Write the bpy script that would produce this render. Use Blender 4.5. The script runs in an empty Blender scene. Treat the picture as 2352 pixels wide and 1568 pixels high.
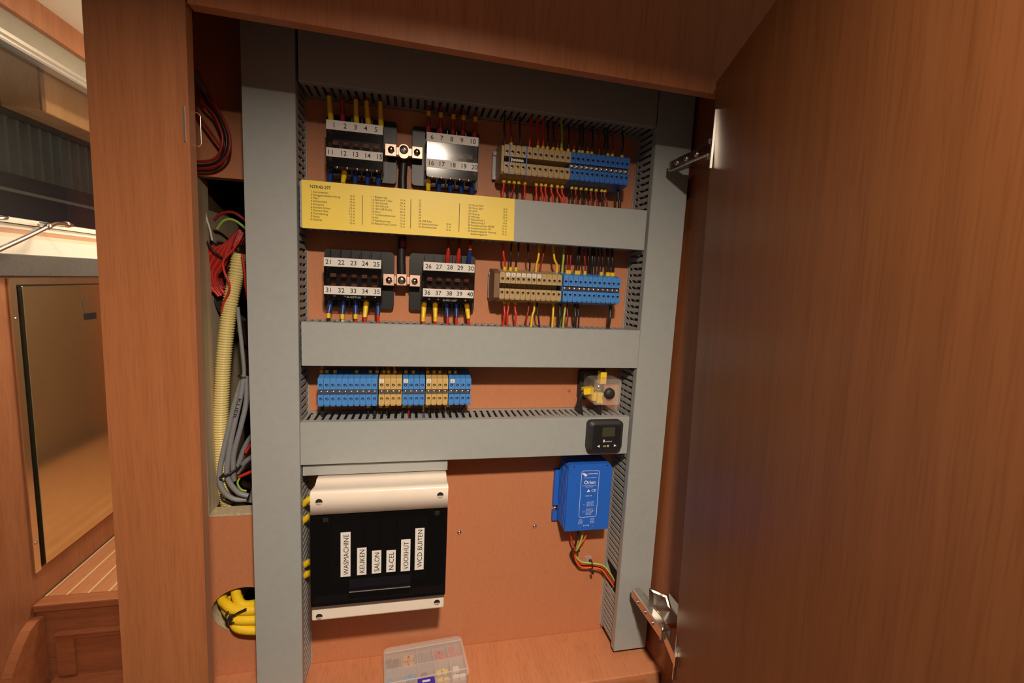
import bpy, bmesh, math, random
from mathutils import Vector, Matrix
random.seed(7)
S = bpy.context.scene
COL = S.collection

# ------------------------------------------------------------------ camera
cam_d = bpy.data.cameras.new('camera')
cam = bpy.data.objects.new('camera', cam_d)
COL.objects.link(cam)
r_ = Vector((0.97681221, -0.20892285, 0.04678834))
u_ = Vector((-0.0187249, 0.13433318, 0.99075929))
f_ = Vector((0.21327748, 0.96866188, -0.12730623))
cam.matrix_world = Matrix(((r_.x, u_.x, -f_.x, 0.12813266), (r_.y, u_.y, -f_.y, -0.56701113),
                           (r_.z, u_.z, -f_.z, 0.10764561), (0, 0, 0, 1)))
cam_d.sensor_width = 36.0
cam_d.lens = 16.168
cam_d.clip_start = 0.01
cam_d.clip_end = 50
S.camera = cam

# ------------------------------------------------------------------ world, lamps, exposure
w = bpy.data.worlds.new('World')
S.world = w
w.use_nodes = True
w.node_tree.nodes['Background'].inputs[0].default_value = (1.0, 0.78, 0.60, 1)
w.node_tree.nodes['Background'].inputs[1].default_value = 0.11


def lamp(name, loc, power, size, col, target=(0, 0, -1), shape='DISK', spread=180):
    d = bpy.data.lights.new(name, 'AREA')
    d.energy = power
    d.shape = shape
    d.size = size
    d.color = col
    d.spread = math.radians(spread)
    o = bpy.data.objects.new(name, d)
    o.location = loc
    o.rotation_euler = Vector(target).to_track_quat('-Z', 'Y').to_euler()
    COL.objects.link(o)
    return o


lamp('deckhead_lamp', (0.17, -0.66, 0.425), 12.9, 0.055, (1.0, 0.82, 0.64), spread=162)
lamp('galley_lamp', (-0.30, 1.25, 0.735), 9.0, 0.25, (1.0, 0.80, 0.60))
lamp('galley_fill', (-0.18, 1.05, 0.30), 2.6, 0.22, (1.0, 0.82, 0.64), target=(-1, 0.05, 0.25))  # added fill from an unseen spot, lifts the galley wall and ceiling
lamp('galley_lamp_aft', (-0.45, 0.35, 0.735), 4.0, 0.12, (1.0, 0.80, 0.60))
S.view_settings.view_transform = 'Standard'
S.view_settings.look = 'None'
S.view_settings.gamma = 1.0
S.view_settings.use_curve_mapping = False
S.view_settings.exposure = 0.0

D = 0.0562          # panel face, duct fronts are y = 0
FZ = -0.435         # cabinet floor


# ------------------------------------------------------------------ materials
def principled(name, col, rough=0.5, metal=0.0, spec=0.5, trans=0.0, coat=0.0):
    m = bpy.data.materials.new(name)
    m.use_nodes = True
    b = m.node_tree.nodes['Principled BSDF']
    b.inputs['Base Color'].default_value = (*col, 1)
    b.inputs['Roughness'].default_value = rough
    b.inputs['Metallic'].default_value = metal
    b.inputs['Specular IOR Level'].default_value = spec
    b.inputs['Transmission Weight'].default_value = trans
    b.inputs['Coat Weight'].default_value = coat
    return m


def mottled(name, col, rough=0.5, amount=0.08, scale=60, metal=0.0, bump=0.0, coat=0.0):
    m = principled(name, col, rough, metal, coat=coat)
    nt = m.node_tree
    b = nt.nodes['Principled BSDF']
    tc = nt.nodes.new('ShaderNodeTexCoord')
    n = nt.nodes.new('ShaderNodeTexNoise')
    n.inputs['Scale'].default_value = scale
    n.inputs['Detail'].default_value = 4
    nt.links.new(tc.outputs['Object'], n.inputs['Vector'])
    r = nt.nodes.new('ShaderNodeValToRGB')
    r.color_ramp.elements[0].position = 0.3
    r.color_ramp.elements[1].position = 0.7
    r.color_ramp.elements[0].color = (*[c * (1 - amount) for c in col], 1)
    r.color_ramp.elements[1].color = (*[min(1, c * (1 + amount)) for c in col], 1)
    nt.links.new(n.outputs['Fac'], r.inputs['Fac'])
    nt.links.new(r.outputs['Color'], b.inputs['Base Color'])
    if bump:
        bp = nt.nodes.new('ShaderNodeBump')
        bp.inputs['Strength'].default_value = bump
        bp.inputs['Distance'].default_value = 0.0005
        nt.links.new(n.outputs['Fac'], bp.inputs['Height'])
        nt.links.new(bp.outputs['Normal'], b.inputs['Normal'])
    return m


def wood(name, dark, light, rough=0.38, stretch=(45, 45, 2.5), spec=0.45, rot=(0, 0, 0), coat=0.0):
    """mahogany / plywood: broad streaks along the low stretch axis plus short dark pores"""
    m = principled(name, light, rough, spec=spec, coat=coat)
    nt = m.node_tree
    b = nt.nodes['Principled BSDF']
    tc = nt.nodes.new('ShaderNodeTexCoord')
    mp = nt.nodes.new('ShaderNodeMapping')
    mp.inputs['Scale'].default_value = stretch
    mp.inputs['Rotation'].default_value = rot
    nt.links.new(tc.outputs['Object'], mp.inputs['Vector'])
    n = nt.nodes.new('ShaderNodeTexNoise')
    n.inputs['Scale'].default_value = 1.0
    n.inputs['Detail'].default_value = 6
    n.inputs['Roughness'].default_value = 0.62
    n.inputs['Distortion'].default_value = 0.15
    nt.links.new(mp.outputs['Vector'], n.inputs['Vector'])
    mp2 = nt.nodes.new('ShaderNodeMapping')
    mp2.inputs['Scale'].default_value = tuple(s * 9 for s in stretch)
    mp2.inputs['Rotation'].default_value = rot
    nt.links.new(tc.outputs['Object'], mp2.inputs['Vector'])
    n2 = nt.nodes.new('ShaderNodeTexNoise')
    n2.inputs['Scale'].default_value = 1.0
    n2.inputs['Detail'].default_value = 2
    nt.links.new(mp2.outputs['Vector'], n2.inputs['Vector'])
    r = nt.nodes.new('ShaderNodeValToRGB')
    r.color_ramp.elements[0].position = 0.28
    r.color_ramp.elements[1].position = 0.72
    r.color_ramp.elements[0].color = (*dark, 1)
    r.color_ramp.elements[1].color = (*light, 1)
    nt.links.new(n.outputs['Fac'], r.inputs['Fac'])
    r2 = nt.nodes.new('ShaderNodeValToRGB')
    r2.color_ramp.elements[0].position = 0.34
    r2.color_ramp.elements[1].position = 0.50
    r2.color_ramp.elements[0].color = (0.88, 0.85, 0.83, 1)
    r2.color_ramp.elements[1].color = (1, 1, 1, 1)
    nt.links.new(n2.outputs['Fac'], r2.inputs['Fac'])
    mx = nt.nodes.new('ShaderNodeMix')
    mx.data_type = 'RGBA'
    mx.blend_type = 'MULTIPLY'
    mx.inputs['Factor'].default_value = 1.0
    nt.links.new(r.outputs['Color'], mx.inputs[6])
    nt.links.new(r2.outputs['Color'], mx.inputs[7])
    nt.links.new(mx.outputs[2], b.inputs['Base Color'])
    return m


def smoked(name, tint, gloss=0.12, rough=0.06, spec_col=(1, 1, 1), edge=0.5):
    """thin tinted clear plastic: tinted see-through plus a gloss coat"""
    m = bpy.data.materials.new(name)
    m.use_nodes = True
    nt = m.node_tree
    nt.nodes.clear()
    out = nt.nodes.new('ShaderNodeOutputMaterial')
    t = nt.nodes.new('ShaderNodeBsdfTransparent')
    t.inputs[0].default_value = (*tint, 1)
    g = nt.nodes.new('ShaderNodeBsdfGlossy')
    g.inputs['Roughness'].default_value = rough
    g.inputs['Color'].default_value = (*spec_col, 1)
    fr = nt.nodes.new('ShaderNodeLayerWeight')
    fr.inputs['Blend'].default_value = 0.25
    mt = nt.nodes.new('ShaderNodeMath')
    mt.operation = 'MULTIPLY_ADD'
    mt.inputs[1].default_value = edge
    mt.inputs[2].default_value = gloss
    nt.links.new(fr.outputs['Fresnel'], mt.inputs[0])
    mx = nt.nodes.new('ShaderNodeMixShader')
    nt.links.new(mt.outputs[0], mx.inputs[0])
    nt.links.new(t.outputs[0], mx.inputs[1])
    nt.links.new(g.outputs[0], mx.inputs[2])
    nt.links.new(mx.outputs[0], out.inputs[0])
    return m


def frosted(name, col, alpha):
    """milky clear plastic"""
    m = bpy.data.materials.new(name)
    m.use_nodes = True
    nt = m.node_tree
    nt.nodes.clear()
    out = nt.nodes.new('ShaderNodeOutputMaterial')
    t = nt.nodes.new('ShaderNodeBsdfTransparent')
    p = nt.nodes.new('ShaderNodeBsdfPrincipled')
    p.inputs['Base Color'].default_value = (*col, 1)
    p.inputs['Roughness'].default_value = 0.12
    mx = nt.nodes.new('ShaderNodeMixShader')
    mx.inputs[0].default_value = alpha
    nt.links.new(t.outputs[0], mx.inputs[1])
    nt.links.new(p.outputs[0], mx.inputs[2])
    nt.links.new(mx.outputs[0], out.inputs[0])
    return m


M = {
    'panel': wood('panel_plywood', (0.53, 0.208, 0.098), (0.56, 0.224, 0.105), rough=0.5, stretch=(160, 160, 14)),
    'frame': wood('frame_mahogany', (0.275, 0.095, 0.033), (0.35, 0.126, 0.046), rough=0.42, stretch=(90, 90, 3)),
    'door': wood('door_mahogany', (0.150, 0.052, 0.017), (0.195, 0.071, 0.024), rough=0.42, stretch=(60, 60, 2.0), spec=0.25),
    'header': wood('header_mahogany_lifted', (0.37, 0.122, 0.040), (0.46, 0.156, 0.052), rough=0.42, stretch=(50, 50, 4), rot=(0, 0.35, 0)),  # same wood as the stiles, base colour lightened to offset weak lamp light
    'side': wood('side_mahogany', (0.22, 0.072, 0.024), (0.33, 0.11, 0.04), rough=0.5, stretch=(40, 40, 2)),
    'floorboard': wood('cabinet_floor_ply', (0.50, 0.195, 0.09), (0.57, 0.23, 0.108), rough=0.5, stretch=(40, 5, 40)),
    'ply_edge': wood('pale_ply_edge', (0.42, 0.33, 0.21), (0.62, 0.52, 0.36), rough=0.7, stretch=(300, 300, 3)),
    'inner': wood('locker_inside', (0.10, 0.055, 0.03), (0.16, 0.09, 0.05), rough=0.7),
    'duct': mottled('grey_pvc', (0.34, 0.362, 0.357), 0.42, 0.03, 120),
    'black': mottled('black_plastic', (0.014, 0.014, 0.016), 0.38, 0.15, 90),
    'blackmatt': mottled('black_matt', (0.02, 0.02, 0.022), 0.55, 0.15, 90),
    'white': mottled('white_label', (0.72, 0.70, 0.66), 0.45, 0.02, 90),
    'print': principled('black_print', (0.015, 0.013, 0.012), 0.6),
    'wprint': principled('white_print', (0.85, 0.85, 0.85), 0.5),
    'lprint': principled('silver_print', (0.40, 0.40, 0.42), 0.5),
    'yprint': principled('yellow_print', (0.75, 0.65, 0.12), 0.5),
    'sheet': mottled('yellow_sheet', (0.95, 0.72, 0.10), 0.42, 0.02, 60),
    'brownterm': mottled('beige_terminal', (0.47, 0.335, 0.16), 0.45, 0.05, 200),
    'blueterm': mottled('blue_terminal', (0.035, 0.16, 0.55), 0.40, 0.05, 200),
    'blueterm_light': mottled('light_blue_terminal', (0.07, 0.26, 0.66), 0.40, 0.05, 200),
    'endbrown': mottled('brown_end_clamp', (0.20, 0.11, 0.055), 0.5, 0.08, 120),
    'sand': mottled('sand_terminal', (0.58, 0.40, 0.15), 0.45, 0.05, 200),
    'recess': principled('dark_recess', (0.012, 0.011, 0.011), 0.8),
    'screw': mottled('screw_steel', (0.62, 0.60, 0.57), 0.28, 0.1, 500, metal=1.0),
    'steel': mottled('bright_steel', (0.70, 0.66, 0.60), 0.22, 0.05, 60, metal=1.0),
    'zinc': mottled('zinc_rail', (0.30, 0.30, 0.30), 0.5, 0.1, 200, metal=0.6),
    'chrome': mottled('chrome', (0.82, 0.80, 0.77), 0.08, 0.02, 60, metal=1.0),
    'nickel': mottled('nickel', (0.72, 0.68, 0.62), 0.20, 0.04, 90, metal=1.0),
    'copper': mottled('tinned_copper', (0.72, 0.50, 0.40), 0.42, 0.06, 200, metal=1.0),
    'w_red': mottled('red_insulation', (0.62, 0.035, 0.02), 0.38, 0.08, 200),
    'w_darkred': mottled('dark_red_insulation', (0.30, 0.02, 0.02), 0.42, 0.08, 200),
    'w_black': mottled('black_insulation', (0.02, 0.018, 0.018), 0.40, 0.1, 200),
    'w_yellow': mottled('yellow_insulation', (0.85, 0.58, 0.02), 0.38, 0.05, 200),
    'w_blue': mottled('blue_sleeve', (0.015, 0.045, 0.21), 0.35, 0.08, 200),
    'w_green': mottled('green_insulation', (0.35, 0.55, 0.10), 0.40, 0.08, 200),
    'w_teal': mottled('teal_ferrule', (0.02, 0.28, 0.17), 0.40, 0.08, 200),
    'w_grey': mottled('grey_insulation', (0.25, 0.26, 0.28), 0.45, 0.05, 200),
    'w_white': mottled('white_insulation', (0.65, 0.60, 0.52), 0.45, 0.05, 200),
    'w_orange': mottled('orange_insulation', (0.75, 0.13, 0.03), 0.40, 0.05, 200),
    'conduit': mottled('cream_conduit', (0.72, 0.60, 0.24), 0.42, 0.05, 90),
    'cream': mottled('cream_plastic', (0.80, 0.71, 0.61), 0.30, 0.02, 60, coat=0.25),
    'shinyblack': mottled('smoked_black_lid', (0.007, 0.006, 0.009), 0.12, 0.1, 60),
    'smoke': smoked('smoked_cover', (0.60, 0.48, 0.44), 0.02, 0.14),
    'smokelid': smoked('dark_smoked_lid', (0.085, 0.065, 0.085), 0.035, 0.08),
    'clear': frosted('clear_cover', (0.80, 0.70, 0.64), 0.22),
    'clearbox': frosted('clear_box', (0.82, 0.74, 0.72), 0.30),
    'cleardiv': frosted('clear_divider', (0.85, 0.78, 0.76), 0.34),
    'orion': mottled('blue_powder_coat', (0.018, 0.13, 0.62), 0.45, 0.06, 500, bump=0.15),
    'lcd': principled('lcd_grey', (0.055, 0.052, 0.032), 0.25),
    'fuse_red': principled('fuse_red', (0.6, 0.06, 0.03), 0.35),
    'f_yellow': principled('fuse_yellow', (0.80, 0.62, 0.05), 0.35),
    'f_orange': principled('fuse_orange', (0.80, 0.33, 0.04), 0.35),
    'f_blue': principled('fuse_blue', (0.03, 0.28, 0.55), 0.35),
    'f_brown': principled('fuse_brown', (0.16, 0.08, 0.05), 0.35),
    'f_grey': principled('fuse_grey', (0.25, 0.23, 0.22), 0.35),
    'f_purple': principled('fuse_purple', (0.12, 0.02, 0.10), 0.35),
    'f_white': principled('fuse_white', (0.80, 0.76, 0.70), 0.35),
    'latchblue': principled('violet_latch', (0.055, 0.03, 0.40), 0.4),
    'galwood': wood('galley_wood', (0.36, 0.142, 0.065), (0.46, 0.195, 0.092), rough=0.4, stretch=(30, 30, 2)),
    'plank': wood('teak_plank', (0.48, 0.21, 0.10), (0.62, 0.29, 0.14), rough=0.35, stretch=(60, 3, 60)),
    'holly': principled('holly_strip', (0.80, 0.62, 0.36), 0.4),
    'stepwood': wood('step_wood', (0.36, 0.13, 0.055), (0.50, 0.19, 0.085), rough=0.42, stretch=(4, 40, 40)),
    'counter': mottled('grey_counter_edge', (0.105, 0.10, 0.092), 0.45, 0.15, 200),
    'gelcoat': principled('white_sill', (0.86, 0.82, 0.72), 0.25, coat=0.3),
    'sillbrown': principled('sill_tan', (0.55, 0.34, 0.22), 0.4),
    'silltan': principled('sill_cream', (0.78, 0.66, 0.50), 0.4),
    'vinyl': mottled('beige_headliner', (0.46, 0.40, 0.30), 0.6, 0.04, 40),
    'padding': mottled('taupe_padding', (0.29, 0.265, 0.20), 0.6, 0.04, 40),
    'ceil': principled('cream_headliner', (0.84, 0.78, 0.64), 0.5),
    'alu': mottled('window_aluminium', (0.70, 0.68, 0.62), 0.25, 0.03, 60, metal=0.7),
    'fridge': mottled('mirror_steel', (0.88, 0.84, 0.62), 0.13, 0.02, 40, metal=1.0),
    'fridgeframe': mottled('frame_steel', (0.85, 0.76, 0.62), 0.20, 0.03, 60, metal=1.0),
    'glass': smoked('window_glass', (0.82, 0.87, 0.90), 0.03, 0.02, edge=0.12),
    'shed': mottled('shed_sheet', (0.33, 0.38, 0.36), 0.6, 0.15, 8),
    'shedpale': mottled('shed_pale', (0.12, 0.11, 0.09), 0.6, 0.1, 8),
    'tarp': mottled('navy_tarp', (0.03, 0.05, 0.11), 0.6, 0.15, 20),
    'locker': wood('reflected_locker_wood', (0.85, 0.36, 0.13), (0.95, 0.43, 0.17), rough=0.5, stretch=(30, 30, 4)),  # bright base colour so the reflection stand-in reads as lit
}


# ------------------------------------------------------------------ mesh helpers (world coordinates)
class MB:
    def __init__(s):
        s.v, s.f, s.sm, s.mi, s.cur = [], [], [], [], 0

    def add(s, vs, fs, smooth=False):
        k = len(s.v)
        s.v += [tuple(p) for p in vs]
        s.f += [tuple(i + k for i in f) for f in fs]
        s.sm += [smooth] * len(fs)
        s.mi += [s.cur] * len(fs)
        return s

    def box(s, x0, x1, y0, y1, z0, z1):
        return s.add([(x0, y0, z0), (x1, y0, z0), (x1, y1, z0), (x0, y1, z0), (x0, y0, z1), (x1, y0, z1), (x1, y1, z1), (x0, y1, z1)],
                     [(0, 3, 2, 1), (4, 5, 6, 7), (0, 1, 5, 4), (1, 2, 6, 5), (2, 3, 7, 6), (3, 0, 4, 7)])

    def cbox(s, x0, x1, y0, y1, z0, z1, b=0.001):
        """box with its edges bevelled"""
        bm = bmesh.new()
        bmesh.ops.create_cube(bm, size=1)
        for v in bm.verts:
            v.co = Vector((x0 + (v.co.x + .5) * (x1 - x0), y0 + (v.co.y + .5) * (y1 - y0), z0 + (v.co.z + .5) * (z1 - z0)))
        bmesh.ops.bevel(bm, geom=list(bm.edges), offset=b, segments=2, affect='EDGES', profile=0.5)
        bm.verts.index_update()
        s.add([v.co for v in bm.verts], [[v.index for v in f.verts] for f in bm.faces])
        bm.free()
        return s

    def prism(s, poly, ax, a, b, smooth=False):
        """polygon given in the two axes other than ax, extruded from a to b"""
        n = len(poly)
        def P(q, t):
            return {'x': (t, q[0], q[1]), 'y': (q[0], t, q[1]), 'z': (q[0], q[1], t)}[ax]
        vs = [P(q, a) for q in poly] + [P(q, b) for q in poly]
        s.add(vs, [tuple(range(n)), tuple(range(2 * n - 1, n - 1, -1))])
        return s.add(vs, [(i, (i + 1) % n, n + (i + 1) % n, n + i) for i in range(n)], smooth)

    def hexa(s, b, t):
        """two quads of corners, bottom and top"""
        return s.add(list(b) + list(t), [(0, 3, 2, 1), (4, 5, 6, 7), (0, 1, 5, 4), (1, 2, 6, 5), (2, 3, 7, 6), (3, 0, 4, 7)])

    def tube(s, pts, r, n=8, smooth_path=3, caps=True, rfun=None):
        P = [Vector(p) for p in pts]
        if smooth_path and len(P) > 2:
            Q = []
            for i in range(len(P) - 1):
                p0, p1, p2, p3 = P[max(i - 1, 0)], P[i], P[i + 1], P[min(i + 2, len(P) - 1)]
                for k in range(smooth_path):
                    t = k / smooth_path
                    Q.append(0.5 * ((2 * p1) + (p2 - p0) * t + (2 * p0 - 5 * p1 + 4 * p2 - p3) * t * t + (3 * p1 - p0 - 3 * p2 + p3) * t ** 3))
            Q.append(P[-1])
            P = Q
        vs, fs = [], []
        T = (P[1] - P[0]).normalized()
        N = T.orthogonal().normalized()
        for i, p in enumerate(P):
            T = (P[min(i + 1, len(P) - 1)] - P[max(i - 1, 0)]).normalized()
            N = (N - T * N.dot(T)).normalized()
            B = T.cross(N)
            rr = rfun(i, len(P)) if rfun else r
            for k in range(n):
                a = 2 * math.pi * k / n
                vs.append(p + (N * math.cos(a) + B * math.sin(a)) * rr)
        for i in range(len(P) - 1):
            for k in range(n):
                fs.append((i * n + k, i * n + (k + 1) % n, (i + 1) * n + (k + 1) % n, (i + 1) * n + k))
        s.add(vs, fs, True)
        if caps:
            m = len(vs)
            s.add(vs[:n] + vs[m - n:], [tuple(range(n - 1, -1, -1)), tuple(range(n, 2 * n))])
        return s

    def cyl(s, a, b, r, n=12, r2=None):
        rs = [r, r if r2 is None else r2]
        return s.tube([a, b], r, n, 0, rfun=lambda i, m: rs[i])

    def lathe(s, c, axis, prof, n=12):
        """prof: list of (distance along axis, radius)"""
        A = Vector(axis).normalized()
        N = A.orthogonal().normalized()
        B = A.cross(N)
        vs, fs = [], []
        for d, r in prof:
            for k in range(n):
                a = 2 * math.pi * k / n
                vs.append(Vector(c) + A * d + (N * math.cos(a) + B * math.sin(a)) * r)
        for i in range(len(prof) - 1):
            for k in range(n):
                fs.append((i * n + k, i * n + (k + 1) % n, (i + 1) * n + (k + 1) % n, (i + 1) * n + k))
        fs.append(tuple(range(n - 1, -1, -1)))
        fs.append(tuple(range((len(prof) - 1) * n, len(prof) * n)))
        return s.add(vs, fs, True)


def rrect(a0, a1, b0, b1, r, n=4):
    out = []
    for cx, cy, st in ((a1 - r, b1 - r, 0), (a0 + r, b1 - r, 90), (a0 + r, b0 + r, 180), (a1 - r, b0 + r, 270)):
        for k in range(n + 1):
            t = math.radians(st + 90 * k / n)
            out.append((cx + r * math.cos(t), cy + r * math.sin(t)))
    return out


def text_mb(txt, size, x, y, z, align='LEFT', vertical=False, fit=None, bold=0.0):
    """flat lettering facing the front, lower left corner (or centre) at x, z"""
    c = bpy.data.curves.new('lettering', 'FONT')
    c.body = txt
    c.size = size
    c.align_x = align
    c.resolution_u = 4
    c.offset = bold
    o = bpy.data.objects.new('lettering_tmp', c)
    me = bpy.data.meshes.new_from_object(o)
    vs = [v.co.copy() for v in me.vertices]
    fs = [tuple(p.vertices) for p in me.polygons]
    bpy.data.objects.remove(o)
    bpy.data.curves.remove(c)
    bpy.data.meshes.remove(me)
    if fit and vs:
        wd = max(v.x for v in vs) - min(v.x for v in vs)
        k = fit / max(wd, 1e-6)
        for v in vs:
            v.x *= k
    mb = MB()
    mb.add([((x - v.y, y, z + v.x) if vertical else (x + v.x, y, z + v.y)) for v in vs], fs)
    return mb


ORG = {}


def thing(name, loc, label, cat, group=None, kind=None):
    o = bpy.data.objects.new(name, None)
    o.empty_display_size = 0.02
    o.location = loc
    COL.objects.link(o)
    o['label'] = label
    o['category'] = cat
    if group:
        o['group'] = group
    if kind:
        o['kind'] = kind
    ORG[o] = Vector(loc)
    return o


def mesh_of(name, mb, off, mats):
    me = bpy.data.meshes.new(name)
    me.from_pydata([tuple(Vector(v) - off) for v in mb.v], [], mb.f)
    for m in mats:
        me.materials.append(m)
    me.polygons.foreach_set('use_smooth', mb.sm)
    if len(mats) > 1:
        me.polygons.foreach_set('material_index', mb.mi)
    bm = bmesh.new()
    bm.from_mesh(me)
    bmesh.ops.recalc_face_normals(bm, faces=bm.faces)
    bm.to_mesh(me)
    bm.free()
    me.update()
    return me


def part(name, mb, mat, parent=None, label=None, kind=None, flat=False):
    off = ORG[parent] if parent else Vector((0, 0, 0))
    mats = mat if isinstance(mat, (list, tuple)) else [mat]
    me = mesh_of(name, mb, off, [M[m] for m in mats])
    o = bpy.data.objects.new(name, me)
    COL.objects.link(o)
    if parent:
        o.parent = parent
    ORG[o] = off
    if label:
        o['label'] = label
    if kind:
        o['kind'] = kind
    return o


def place(name, src_mesh, loc, parent):
    """a copy sharing mesh data; loc is in the parent's frame"""
    o = bpy.data.objects.new(name, src_mesh)
    o.location = loc
    o.parent = parent
    COL.objects.link(o)
    return o


def solo(name, mb, mat, label, cat, group=None, kind=None):
    c = Vector(mb.v[0])
    mats = mat if isinstance(mat, (list, tuple)) else [mat]
    o = bpy.data.objects.new(name, mesh_of(name, mb, c, [M[m] for m in mats]))
    o.location = c
    COL.objects.link(o)
    o['label'] = label
    o['category'] = cat
    if group:
        o['group'] = group
    if kind:
        o['kind'] = kind
    ORG[o] = c
    return o


def struct(name, mb, mat, label=None, cat=None):
    mats = mat if isinstance(mat, (list, tuple)) else [mat]
    o = bpy.data.objects.new(name, mesh_of(name, mb, Vector((0, 0, 0)), [M[m] for m in mats]))
    COL.objects.link(o)
    o['kind'] = 'structure'
    o['label'] = label or name
    o['category'] = cat or name.split('_')[0]
    ORG[o] = Vector((0, 0, 0))
    return o


ORD = ['leftmost', 'second', 'third', 'fourth', 'fifth', 'sixth', 'seventh', 'eighth', 'ninth', 'tenth', 'eleventh', 'twelfth',
       'thirteenth', 'fourteenth', 'fifteenth', 'sixteenth', 'seventeenth', 'eighteenth', 'nineteenth', 'twentieth', 'twenty-first']


def nth(i):
    return 'leftmost' if i == 0 else ORD[i] + ' from the left'


# ================================================================== GALLEY BEHIND (setting)
XW = -0.82
# wooden wall below the counter, opening left for the fridge recess is closed by its frame
struct('wall_left', MB().box(XW - 0.03, XW, -0.6, 2.2, -1.25, 0.064), 'galwood', 'warm mahogany galley wall around the steel fridge door', 'wall')
struct('floor', MB().box(XW, -0.14, 0.79, 2.4, -0.80, -0.7815), 'recess', 'striped teak cabin floor in front of the fridge', 'floor')
fl = bpy.data.objects['floor']
x = -0.8155
k = 0
while x < -0.20:
    part('holly_strip', MB().box(x, x + 0.0042, 0.79, 2.4, -0.7815, -0.7798), 'holly', fl)
    x1 = x + 0.0042
    part('plank', MB().box(x1 + 0.0003, x1 + 0.0442, 0.79, 2.4, -0.7815, -0.78), 'plank', fl)
    x += 0.0487
    k += 1
# threshold plank and the step down in front of it
st = thing('step', (-0.5, 0.76, -1.0), 'mahogany step down from the striped cabin floor, below the fridge', 'step', kind='structure')
part('nosing', MB().cbox(-0.818, -0.14, 0.752, 0.79, -0.800, -0.7795, 0.003), 'stepwood', st)
part('riser', MB().box(-0.818, -0.14, 0.762, 0.778, -1.02, -0.800), 'stepwood', st)
part('ledge', MB().cbox(-0.775, -0.14, 0.748, 0.764, -0.872, -0.865, 0.0015), 'stepwood', st)
mb = MB()
mb.box(-0.775, -0.735, 0.754, 0.762, -0.99, -0.872)
mb.box(-0.735, -0.14, 0.754, 0.762, -0.885, -0.872)
part('raised_frame', mb, 'stepwood', st)
part('tread', MB().cbox(-0.79, -0.14, 0.35, 0.765, -1.02, -0.998, 0.003), 'stepwood', st)
poly = [(0.757, -0.813), (0.733, -0.8116), (0.7125, -0.8189), (0.688, -0.8402), (0.668, -0.8638), (0.648, -0.892), (0.628, -0.94),
        (0.612, -1.02), (0.757, -1.02)]
part('stringer', MB().prism(poly, 'x', -0.8195, -0.797), 'stepwood', st)

# counter edge, sill, window, head liner
struct('trim_1', MB().cbox(-0.90, -0.806, 0.2, 2.2, 0.0665, 0.119, 0.002), 'counter', 'dark grey counter edge above the fridge', 'trim')
mb = MB()
mb.cur = 0
mb.box(-0.90, -0.822, 0.2, 2.2, 0.1195, 0.158)
mb.box(-0.90, -0.824, 0.2, 2.2, 0.181, 0.192)
mb.box(-0.90, -0.818, 0.2, 2.2, 0.1935, 0.206)
mb.cur = 1
mb.box(-0.90, -0.8235, 0.2, 2.2, 0.158, 0.169)
mb.cur = 2
mb.box(-0.90, -0.8245, 0.2, 2.2, 0.169, 0.181)
struct('trim_2', mb, ['gelcoat', 'silltan', 'sillbrown'], 'white stepped sill under the galley window', 'sill')
win = struct('window_1', MB().box(-0.86, -0.826, 0.2, 2.2, 0.204, 0.208), 'alu', 'long dark galley window over the counter', 'window')
mb = MB()
mb.prism([(-0.85, 0.612), (-0.818, 0.612), (-0.816, 0.617), (-0.822, 0.620), (-0.822, 0.624), (-0.815, 0.628), (-0.815, 0.637), (-0.85, 0.637)], 'y', 0.2, 2.2)
mb.v = [(v[0], v[1], v[2]) for v in mb.v]
part('window_frame', mb, 'alu', win)
part('pane', MB().box(-0.842, -0.838, 0.2, 2.2, 0.206, 0.614), 'glass', win)
struct('wall_upper', MB().box(-0.85, -0.829, 0.2, 2.2, 0.637, 0.692), 'padding', 'beige padded band between window frame and wooden trim', 'wall')
struct('trim_3', MB().cbox(-0.85, -0.812, 0.2, 2.2, 0.692, 0.757, 0.002), 'galwood', 'wooden trim board under the cream ceiling', 'trim')
struct('ceiling', MB().box(-0.85, -0.16, 0.2, 2.2, 0.757, 0.775), 'ceil', 'cream galley ceiling', 'ceiling')
struct('wall_right', MB().box(-0.125, -0.105, 0.33, 2.2, -0.80, 0.757), 'vinyl', 'beige panelled bulkhead opposite the fridge', 'wall')
struct('wall_end', MB().box(-0.85, -0.13, 2.2, 2.23, -1.05, 0.775), 'galwood', 'mahogany bulkhead at the far end of the galley', 'wall')

# what is seen through the window, plus a block for the reflected locker
mb = MB()
for i in range(60):
    y = 0.9 + i * 0.07
    mb.prism([(-1.80, y), (-1.77, y + 0.012), (-1.77, y + 0.03), (-1.80, y + 0.042), (-1.80, y + 0.07), (-1.83, y + 0.07), (-1.83, y)], 'z', 0.50, 0.78)
sh = struct('wall_shed', mb, 'shed', 'dim corrugated shed wall outside the galley window', 'wall')
part('upper_band', MB().box(-1.79, -1.76, 0.9, 5.1, 0.78, 1.25), 'shedpale', sh)
solo('tarpaulin', MB().prism([(-1.75, 0.20), (-1.62, 0.30), (-1.60, 0.45), (-1.70, 0.50), (-1.80, 0.49), (-1.80, 0.1)], 'y', 0.8, 5.0), 'tarp',
     'dark navy tarpaulin lying low outside the galley window', 'tarpaulin')
solo('mooring_rail', MB().tube([(-1.55, 0.9, 0.40), (-1.55, 2.4, 0.395), (-1.55, 5.0, 0.38)], 0.008, 8), 'alu',
     'pale metal rail outside the galley window above the navy tarpaulin', 'rail')
lk = thing('reflected_locker', (-1.0, 1.2, 0.54), 'orange-brown wooden block standing in for a locker reflected in the galley window', 'locker')  # added behind the pane in place of a reflection of the wood interior
part('body', MB().cbox(-1.05, -0.95, 1.125, 1.75, 0.545, 0.78, 0.004), 'locker', lk)
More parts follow.
